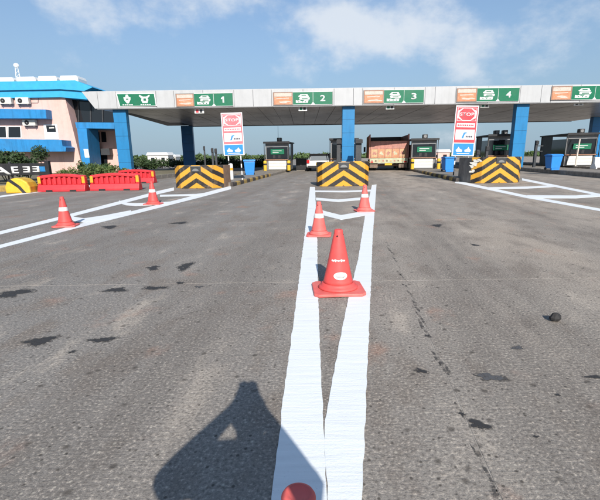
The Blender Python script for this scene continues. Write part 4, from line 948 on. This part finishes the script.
# ------------------------------------------------------------------ water-filled barriers
def water_barrier(px0, px1, py, label, rz=0.0, py_top=None):
    a, b = G(px0, py), G(px1, py); c = (a + b) / 2; Wd = (b - a).length
    e = empty('water_barrier', (c.x, c.y, 0), rz, label, 'road barrier', 'red plastic barriers closing the left lane')
    hw = Wd / 2; H = .86
    m = MB(); m.prism_yz([(-.26, 0), (.26, 0), (.26, .10), (.17, .34), (-.17, .34), (-.26, .10)], -hw, hw); m.build('base_tank', 'wb_red', e, bevel=.03)
    n = 14; top = [(-hw + .02 + (2 * hw - .04) * i / n, H - .10 + .10 * math.sin(math.pi * i / n)) for i in range(n + 1)]
    bot = [(x, z - .14) for x, z in top]
    m = MB()
    m.prism_xz(top + bot[::-1], -.11, .11); m.build('top_rail', 'wb_red', e, bevel=.02)
    for s in (-1, 1):
        xa, xb = sorted((s * hw, s * (hw - .15))); m = MB(); m.box(xa, xb, -.13, .13, .341, H - .18); m.build('end_post', 'wb_red', e, bevel=.03)
        xa, xb = sorted((s * (hw - .01), s * (hw - .16))); m = MB(); m.box(xa, xb, -.150, -.131, .40, H - .14); m.build('reflector', 'wb_orange', e, bevel=.02)
    ns = 8
    for k in range(ns):
        x = -hw + .30 + k * (2 * hw - .6) / (ns - 1)
        m = MB(); m.box(x - .065, x + .065, -.075, .075, .341, H - .13 + .06 * math.sin(math.pi * (k + 1) / (ns + 1))); m.build('upright', 'wb_red', e, bevel=.02)
    m = MB(); m.box(-hw + .15, hw - .15, .03, .05, .35, H - .16); m.build('web_panel', 'wb_red', e)
    for s in (-.5, .5):
        m = MB(); m.box(s * hw - .16, s * hw + .16, -.275, -.225, .0, .09); m.build('fork_slot', 'black', e)
    return e
water_barrier(43.5, 85.5, 191.3, 'red slatted plastic barrier at the far left, nearest the yellow dome', R(0))
water_barrier(95, 139, 190.2, 'red slatted plastic barrier in the middle of the three, in front of the hedge', R(1))
water_barrier(118, 154.5, 183, 'red slatted plastic barrier standing behind the other two, by the left chevron block', R(-6))
# yellow dome kerb end
g = G(18, 193.2)
e = empty('kerb_end_block', (g.x, g.y + .3, 0), R(8), 'yellow rounded concrete block with a black stripe, at the far left', 'kerb block')
prof = [(-.55, 0), (.55, 0), (.55, .28), (.45, .50), (.25, .66), (0, .72), (-.25, .68), (-.45, .52), (-.55, .30)]
m = MB(); m.prism_xz(prof, -.35, .5); m.build('body', 'yellow', e, bevel=.06, seg=3)
m = MB(); m.add([(-.40, -.356, .60), (-.26, -.356, .68), (.14, -.356, .33), (.36, -.356, .0), (.20, -.356, .0), (.02, -.356, .25)], [(0, 1, 2, 5), (5, 2, 3, 4)][::1]); sbk = m.build('black_stripe', 'black', e)
mod = sbk.modifiers.new('s', 'SOLIDIFY'); mod.thickness = .006
# left kerb
kp = [Vector((-24, 16.6, 0)), Vector((-16.6, 19.0, 0)), Vector((-14.4, 20.9, 0)), Vector((-12.3, 25.0, 0)), Vector((-10.6, 30.0, 0)), Vector((-9.6, 38, 0)), Vector((-9.2, 50, 0))]
ek = empty('kerb', (-14.4, 20.9, 0), 0, 'worn kerb along the planted bed on the left', 'kerb')
nk = 0
for a, b in zip(kp, kp[1:]):
    ln = (b - a).length; n = max(1, int(ln / .9)); an = math.atan2(b.y - a.y, b.x - a.x)
    for i in range(n):
        c = a.lerp(b, (i + .5) / n)
        m = MB(); m.box(-ln / n / 2 + .012, ln / n / 2 - .012, -.001, .17, -.01, .30 + rnd.uniform(-.015, .015)); o = m.build('kerb_stone', ('kerb_yellow', 'kerb_black')[nk % 2] if nk < 16 else 'kerb_concrete', ek, bevel=.02)
        o.location = (c.x + 14.4, c.y - 20.9, 0); o.rotation_euler.z = an; nk += 1
m = MB(); poly = [(p.x - .12, p.y + .22) for p in kp] + [(-40, 50), (-40, 16.6)]
m.prism_xy(poly, -.1, .22); tag(m.build('planting_bed', 'earth'), kind='structure')

# ------------------------------------------------------------------ foliage
def leaves(n, clumps, size, seed, flat=.5):
    rr = random.Random(seed); m = MB()
    tot = sum(c[3] * c[4] * c[5] for c in clumps)
    for (cx, cy, cz, rx, ry, rz) in clumps:
        k = max(20, int(n * rx * ry * rz / tot))
        for _ in range(k):
            while True:
                p = Vector((rr.uniform(-1, 1), rr.uniform(-1, 1), rr.uniform(-1, 1)))
                if .25 < p.length < 1: break
            p = p * (.55 + .45 * rr.random()) / max(.55, p.length ** .3)
            c = Vector((cx + p.x * rx, cy + p.y * ry, cz + p.z * rz))
            a = Vector((rr.gauss(0, 1), rr.gauss(0, 1), rr.gauss(0, .7))).normalized(); b = a.orthogonal().normalized()
            b = (Matrix.Rotation(rr.uniform(0, 6.28), 3, a) @ b); s = size * rr.uniform(.6, 1.4)
            m.add([c - a * s, c + b * s * .42, c + a * s, c - b * s * .42], [(0, 1, 2, 3)])
    return m
def shrub(px, Y, wd, h, label, mat='leaf_mid', n=900, size=.07, seed=1, group='shrubs in the planted bed', z0=.22, ball=False, name='shrub', cat='shrub', X_=None):
    x = P(px, 165, Y).x if X_ is None else X_
    e = empty(name, (x, Y, z0), 0, label, cat, group)
    rr = random.Random(seed)
    if ball: cl = [(0, 0, h * .62, wd / 2, wd / 2, h * .38)]
    else: cl = [(rr.uniform(-.38, .38) * wd, rr.uniform(-.25, .25) * wd, h * rr.uniform(.3, .72), wd * rr.uniform(.14, .26), wd * rr.uniform(.14, .24), h * rr.uniform(.18, .34)) for _ in range(9)]
    leaves(n, cl, size, seed).build('crown' if cat == 'tree' else 'foliage', mat, e)
    m = MB()
    for k in range(4 if not ball else 1):
        dx, dy = (rr.uniform(-.3, .3) * wd, rr.uniform(-.2, .2) * wd) if not ball else (0, 0)
        m.tube((dx * .2, dy * .2, -.02), (dx, dy, h * .6), .03 if not ball else .05, .012, 6)
    m.build('trunk' if cat == 'tree' else 'stem', 'bark', e)
    return e
shrub(63, 24.5, 1.5, .85, 'low yellow-green shrub behind the leftmost red barrier', 'leaf_yellow', seed=2)
shrub(80, 24.8, 1.7, 1.0, 'yellow-green shrub behind the gap between the first two red barriers', 'leaf_yellow', seed=3)
shrub(97, 25.2, 1.9, 1.25, 'fuller green shrub in front of the blue entrance pillar', 'leaf_mid', 1300, seed=4)
shrub(112, 26.0, 1.6, 1.0, 'green shrub at the foot of the leftmost blue column', 'leaf_mid', seed=5)
shrub(124, 27.4, 1.3, .75, 'small shrub just right of the leftmost blue column', 'leaf_yellow', seed=6)
shrub(41.5, 29.5, 1.35, 1.75, 'round clipped dark bush in front of the lower blue canopy', 'leaf_dark', 1800, .06, 7, ball=True, z0=.9)
shrub(6, 26.0, 3.2, 2.35, 'leafy dark tree at the left edge in front of the building', 'leaf_dark', 3800, .10, 8, group='trees by the building', name='tree', cat='tree')
shrub(27, 27.5, 2.2, 1.75, 'dark bush between the left edge tree and the round clipped bush', 'leaf_dark', 2200, .09, 9)
shrub(-22, 25.0, 3.0, 2.2, 'dark tree partly outside the left edge', 'leaf_dark', 2600, .10, 10, group='trees by the building', name='tree', cat='tree')
shrub(72, 23.6, 1.1, .7, 'tiny yellow-green plant behind the right end of the leftmost red barrier', 'leaf_yellow', 700, .08, 12)
shrub(104, 24.4, 1.3, .95, 'light green shrub behind the middle red barrier', 'leaf_yellow', 900, .09, 13)
shrub(89, 27.5, 1.6, 1.35, 'taller green shrub at the foot of the blue entrance pillar', 'leaf_mid', 1100, .09, 14)
# planter under the clipped bush
e = empty('planter', (P(41.5, 165, 29.5).x, 29.5, .22), 0, 'brown planter pedestal under the round clipped bush', 'planter')
m = MB(); m.lathe([(.30, 0), (.26, .08), (.2, .5), (.34, .72), (.36, .78)], 18); m.build('pot', 'block_side', e); m = MB(); m.lathe([(.33, .7805), (.1, .80)], 18); m.build('soil', 'earth', e)

# hedge behind the lanes
e = empty('hedge', (-20, 60, -.05), 0, 'long dark green hedge beyond the closed left lane', 'hedge')
rr = random.Random(21)
cl = [(x + rr.uniform(-.4, .4), rr.uniform(-.9, .9), rr.uniform(.45, .95), rr.uniform(.9, 1.7), rr.uniform(.6, 1.0), rr.uniform(.55, .95)) for x in [-14 + i * .75 for i in range(40)]]
leaves(15000, cl, .17, 22).build('foliage', 'leaf_dark', e)
m = MB()
for i in range(30): m.tube((-14 + i, 0, -.1), (-14 + i + rr.uniform(-.3, .3), 0, .9), .05, .02, 5)
m.build('stems', 'bark', e)
# distant tree belt
m = MB(); rr = random.Random(31)
for i in range(420):
    a = rr.uniform(-1, 1); Y = rr.uniform(180, 330); x = a * Y * .95 - 10
    h = rr.uniform(1.6, 3.8) * (1 if x < 20 else .75)
    mm = leaves(90, [(x + rr.uniform(-3, 3), Y, h * .5, rr.uniform(3, 7), 2.5, h * .55) for _ in range(2)], .9, 1000 + i); k = len(m.v); m.v += mm.v; m.f += [tuple(j + k for j in f) for f in mm.f]
o = m.build('distant_trees', 'leaf_mid'); tag(o, 'low distant belt of trees along the horizon behind the toll plaza', 'trees', kind='stuff')
# pale far houses
for i, (px, py, Y, wd, h, lab) in enumerate([(158, 156, 120, 6, 3.4, 'pale small house beyond the hedge, the left one'), (168, 158, 130, 5, 2.8, 'pale small shed beyond the hedge, the right one'), (440, 160, 110, 5, 3.0, 'low pinkish hut behind the second blue bin')]):
    x = P(px, 160, Y).x; e = empty('far_house', (x, Y, -.25), 0, lab, 'house', 'small far houses')
    m = MB(); m.box(-wd / 2, wd / 2, 0, 5, 0, h * .75); wl = m.build('wall', 'offwhite' if i < 2 else 'pink', e)
    m = MB(); m.prism_xz([(-wd / 2 - .3, h * .75 + .002), (wd / 2 + .3, h * .75 + .002), (wd / 2 - .2, h), (-wd / 2 + .2, h)], -.3, 5.3); m.build('roof', 'white', e)
    for k in (-1, 1):
        m = MB(); m.box(k * wd * .25 - .5, k * wd * .25 + .5, -.03, -.002, h * .25, h * .55); m.build('window', 'glass', e)

# ------------------------------------------------------------------ pink building
Y0 = 41.0
bl = empty('office_building', (P(30, 175, Y0).x, Y0, 0), 0, 'pink two-storey office building with blue bands and dark glass corner', 'building')
def q(px, py, Y=Y0): p = P(px, py, Y); return (p.x, max(p.z, 0.0))
def pz(pts, ya, yb, name, mat, parent=bl, Y=None, bevel=0):
    m = MB(); m.prism_xz([q(x, y, ya if Y is None else Y) for x, y in pts], ya, yb); return m.build(name, mat, parent, True, bevel=bevel, root=bl)
pz([(-170, 205), (86, 200), (83.5, 172), (64.8, 97), (-170, 101)][::-1], Y0, Y0 + 6, 'wall', 'pink')
# glazed upper corner and recessed entrance
gz = pz([(66.5, 98), (114, 99), (115, 122.3), (69, 122.3)], Y0 + 1.2, Y0 + 4, 'corner_glazing', 'glass')
for px in (78, 90, 102): pz([(px - .5, 99), (px + .5, 99), (px + 1.2, 122), (px + .2, 122)], Y0 + 1.12, Y0 + 1.198, 'mullion', 'dark_steel', gz)
pz([(75, 122.3), (114, 122.6), (114.5, 128.8), (76.5, 128.3)], Y0 + .2, Y0 + 4, 'entrance_canopy', 'bldg_blue')
pz([(86, 128.9), (118, 128.9), (122, 200), (92, 200)], Y0 + 3.2, Y0 + 4.6, 'entrance_wall', 'pink')
pil = pz([(77, 128.4), (86.5, 128.6), (94.5, 200), (86.5, 200)], Y0 - .12, Y0 + 2.2, 'entrance_pillar', 'bldg_blue')
pz([(83.5, 149), (88, 149), (89.5, 157.5), (85, 157.5)], Y0 - .15, Y0 - .121, 'notice', 'white', pil)
for a, b, c, d in ((94.5, 99, 132, 142), (101, 105.5, 132, 142)): pz([(a, c), (b, c), (b + .8, d), (a + .8, d)], Y0 + 3.12, Y0 + 3.198, 'window', 'glass')
pz([(90, 149), (109, 148.5), (110, 155), (91, 155)], Y0 + 2.4, Y0 + 3.19, 'porch_canopy', 'dark_steel')
pz([(92, 155.2), (107, 155.2), (108.5, 178), (94, 178)], Y0 + 3.11, Y0 + 3.197, 'door', 'glass')
# roof
rf = pz([(-170, 84.5), (75, 80.3), (92.5, 87.3), (84, 91), (60, 89.2), (-170, 94)], Y0 - .5, Y0 + 5, 'roof', 'roof_blue')
pz([(-170, 94.4), (59.8, 89.5), (83.8, 91.4), (87, 99.5), (60, 97.2), (-170, 101)], Y0 - .3, Y0 + 4.8, 'roof_fascia', 'roof_blue', rf)
# window bands
up = pz([(-170, 106.5), (45.5, 109.5), (46.5, 118.5), (-170, 118)], Y0 - .95, Y0 - .001, 'sun_shade', 'bldg_blue', Y=Y0 - .95)
lo = pz([(-170, 135.5), (61.5, 140.0), (62.5, 146), (66, 147.5), (65.5, 151.5), (-170, 152.5)], Y0 - 1.6, Y0 - .001, 'sun_shade', 'bldg_blue', Y=Y0 - 1.6)
def bwin(a, b, c, d, frame=True):
    w1 = pz([(a, c), (b, c), (b + .6, d), (a + .6, d)], Y0 - .03, Y0 - .001, 'window', 'white')
    pz([(a + 1.0, c + 1), (b - 1.0, c + 1), (b - .4, d - 1), (a - .4 + 2.0 - .6, d - 1)], Y0 - .045, Y0 - .031, 'pane', 'glass', w1)
for a, b in ((-42, -30), (-26, -14), (-10, 6.5), (7.4, 21)): bwin(a, b, 126, 138.5)
w1 = pz([(43.5, 124.5), (57, 124.5), (59, 139.5), (45, 139.5)], Y0 - .05, Y0 - .001, 'window', 'white')
pz([(46, 125.5), (55, 125.5), (56, 132), (47, 132)], Y0 - .07, Y0 - .051, 'pane', 'glass', w1)
pz([(49, 127.5), (54, 127.2), (54.2, 128.4), (49.2, 128.6)], Y0 - .08, Y0 - .071, 'vent_slat', 'offwhite', w1)
for px, py in ((5.5, 101), (22.8, 101), (29.5, 122.8), (-16, 101.5)):
    c = P(px, py, Y0 - .3); hw_ = .62
    e = empty('ac_unit', (c.x, Y0 - .02, c.z - .28), 0, {5.5: 'air conditioner unit high on the pink wall, left of the upper pair', 22.8: 'air conditioner unit high on the pink wall, right of the upper pair', 29.5: 'air conditioner unit under the upper blue sun shade', -16: 'air conditioner unit on the wall just outside the left edge'}[px], 'air conditioner', 'air conditioner units on the pink wall')
    m = MB(); m.box(-hw_, hw_, -.42, -.06, 0, .58); m.build('casing', 'offwhite', e, bevel=.02)
    m = MB(); m.tube((-.18, -.421, .29), (-.18, -.44, .29), .22, .22, 18); fg = m.build('fan_grille', 'black', e); m = MB(); m.tube((-.18, -.441, .29), (-.18, -.455, .29), .06, .06, 10); m.build('fan_hub', 'grey_steel', fg)
    m = MB()
    for s in (-.45, .45): m.box(s - .03, s + .03, -.40, .0, -.08, -.002)
    m.build('bracket', 'grey_steel', e)
m = MB(); a, b, c = P(31, 103, Y0 - .03), P(38, 103, Y0 - .03), P(38.5, 96, Y0 - .03); m.tube(a, b, .02, .02, 6); m.tube(b, c, .02, .02, 6); m.build('pipe', 'grey_steel', bl, True)
# white tanks on the roof
for i, (a, b, t) in enumerate(((-10, 13.5, 77.4), (16.2, 35.4, 76.8), (37.5, 56.8, 76.2), (59.5, 78, 75.6))):
    Yt = Y0 + 2; A, B = P(a, 80, Yt), P(b, 80, Yt); zt2 = P(a, t, Yt).z
    zr0 = q(30, 82.6, Y0 - .5)[1] - .3
    e = empty('roof_tank', ((A.x + B.x) / 2, Yt, zr0), 0, ['leftmost white tank on the blue roof', 'second white tank from the left on the blue roof, below the mast', 'third white tank from the left on the blue roof', 'rightmost white tank on the blue roof'][i], 'water tank', 'white tanks on the blue roof')
    hw_ = (B.x - A.x) / 2; hh = zt2 - zr0
    m = MB(); m.prism_xz([(-hw_, 0), (hw_, 0), (hw_, hh * .8), (hw_ * .88, hh), (-hw_ * .88, hh), (-hw_, hh * .8)], 0, 1.8); m.build('tank', 'white', e, bevel=.06)
    m = MB(); m.lathe([(.3, hh + .001), (.3, hh + .08), (.1, hh + .12)], 14); lid = m.build('lid', 'offwhite', e); lid.location = (hw_ * .2, .9, 0)
Yt = Y0 + 3.6; a = P(18.5, 80, Yt); zz = P(18.5, 66.5, Yt).z
e = empty('roof_mast', (a.x, Yt, q(30, 82, Y0)[1]), 0, 'thin white lattice mast on the blue roof', 'mast')
H_ = zz - q(30, 82, Y0)[1]
m = MB()
for s in (-1, 1): m.tube((s * .32, 0, -.3), (s * .12, 0, H_), .035, .03, 6)
m.build('legs', 'white', e)
m = MB()
for k in range(6): z = k * H_ / 6; m.tube((-.3 + .03 * k, 0, z), (.3 - .03 * (k + 1), 0, z + H_ / 6), .02, .02, 5)
m.build('braces', 'white', e)
m = MB(); m.tube((0, 0, H_ * .4), (1.9, 0, H_ * .36), .02, .02, 5); m.build('cross_arm', 'white', e)
m = MB(); m.ball((0, 0, H_ + .1), .28, 1, .6, .8, 10, 6); m.build('dish', 'white', e)

# letter sign in the bed
Yg = 22.6
a, b = P(-30, 170, Yg), P(47, 170, Yg)
e = empty('letter_sign', ((a.x + b.x) / 2, Yg, .2), 0, 'dark hoarding with white block letters at the far left, partly reversed', 'sign')
m = MB(); zA, zB = P(10, 175.5, Yg).z, P(10, 163.5, Yg).z
m.box(a.x, b.x, Yg + .02, Yg + .12, zA, zB); m.build('board', 'black', e, True)
for x in (a.x + .2, (a.x + b.x) / 2, b.x - .1):
    m = MB(); m.box(x - .05, x + .05, Yg + .13, Yg + .23, .18, zB + .1); m.build('post', 'dark_steel', e, True)
m = MB(); c = P(46.5, 163, Yg); m.box(c.x - .12, c.x + .1, Yg - .02, Yg + .2, .2, P(46, 161, Yg).z); m.build('end_post', 'black', e, True)
for s, p0, p1, t, bt, mir in (('A', -10, 10.5, 167.2, 174.6, False), ('E', 11.5, 18.5, 166.6, 173.4, False), ('E', 23, 30, 166.4, 172.6, True), ('E', 32.5, 39.5, 166.2, 172.0, True)):
    text_part(s, P(p0, 170, Yg).x, P(p1, 170, Yg).x, P(p0, bt, Yg).z, P(p0, t, Yg).z, Yg + .018, 'white', e, mirror=mir, depth=.03, name='letter')
m = MB(); m.box(P(40, 170, Yg).x, P(45.5, 170, Yg).x, Yg - .01, Yg + .018, P(43, 171.5, Yg).z, P(43, 166.5, Yg).z); m.build('blue_badge', 'bldg_blue', e, True)

# ------------------------------------------------------------------ photographer (casts the shadow in the foreground)
def photographer():
    me = bpy.data.meshes.new('body'); bm = bmesh.new(); lay = bm.verts.layers.skin.verify()
    pts = {}; 
    def v(k, co, r, rb=None): b = bm.verts.new(co); b[lay].radius = (r, rb or r); pts[k] = b; return b
    def e_(a, b): bm.edges.new((pts[a], pts[b]))
    OX, OY = .05, -.42
    J = dict(pelvis=(0, 0, .93, .19), waist=(-.02, .0, 1.08, .26), chest=(0, .02, 1.24, .26), neck=(0, .03, 1.42, .075), head0=(0, .06, 1.50, .09), head1=(.02, .06, 1.58, .125), head2=(0, .05, 1.68, .07))
    for k, (x, y, z, r) in J.items(): v(k, (x + OX, y + OY, z), r)
    for a, b in (('pelvis', 'waist'), ('waist', 'chest'), ('chest', 'neck'), ('neck', 'head0'), ('head0', 'head1'), ('head1', 'head2')): e_(a, b)
    for s, n in ((-1, 'L'), (1, 'R')):
        v('sh' + n, (OX + s * .20, OY + .02, 1.37 if s < 0 else 1.34), .115); e_('chest', 'sh' + n)
        el = (-.425, -.30, 1.20) if s < 0 else (.345, -.31, 1.18)
        v('el' + n, el, .075); e_('sh' + n, 'el' + n)
        wr = (-.055 if s < 0 else .07, -.10, 1.495)
        v('wr' + n, wr, .042); e_('el' + n, 'wr' + n)
        v('pa' + n, (wr[0] * .85, wr[1] + .035, wr[2] + .06), .040); e_('wr' + n, 'pa' + n)
        for f in range(4):
            bx_ = wr[0] * (.80 - .05 * f); z = wr[2] + .075 + .018 * f
            v('f%s%d' % (n, f), (bx_ - s * .0, wr[1] + .07, z), .010); e_('pa' + n, 'f%s%d' % (n, f))
            v('g%s%d' % (n, f), (bx_ - s * .03, wr[1] + .055, z + .008), .008); e_('f%s%d' % (n, f), 'g%s%d' % (n, f))
        v('t' + n, (wr[0] * .55, wr[1] + .01, wr[2] + .08), .011); e_('pa' + n, 't' + n)
        v('hp' + n, (OX + s * .11, OY, .86), .125); e_('pelvis', 'hp' + n)
        v('kn' + n, (OX + s * .13, OY + .02, .48), .08); e_('hp' + n, 'kn' + n)
        v('an' + n, (OX + s * .14, OY - .02, .09), .05); e_('kn' + n, 'an' + n)
        v('to' + n, (OX + s * .16, OY + .16, .045), .042); e_('an' + n, 'to' + n)
    pts['pelvis'][lay].use_root = True
    bm.to_mesh(me); bm.free()
    ob = bpy.data.objects.new('person', me); C.objects.link(ob)
    ob.modifiers.new('skin', 'SKIN'); ss = ob.modifiers.new('sub', 'SUBSURF'); ss.levels = 1; ss.render_levels = 1
    me.materials.append(M['shirt'])
    tag(ob, 'person outside the frame holding up a phone, whose shadow falls on the road', 'person')
    m = MB(); m.ball((OX, OY + .04, 1.63), .125, .95, 1.05, .95, 14, 10); h = m.build('hair', 'hair', ob, smooth=True)
    ph = MB(); ph.box(-.058, .072, -.056, -.044, 1.475, 1.632); p = ph.build('phone', 'black', bevel=.004)
    tag(p, 'phone held up by the person outside the frame', 'phone')
photographer()
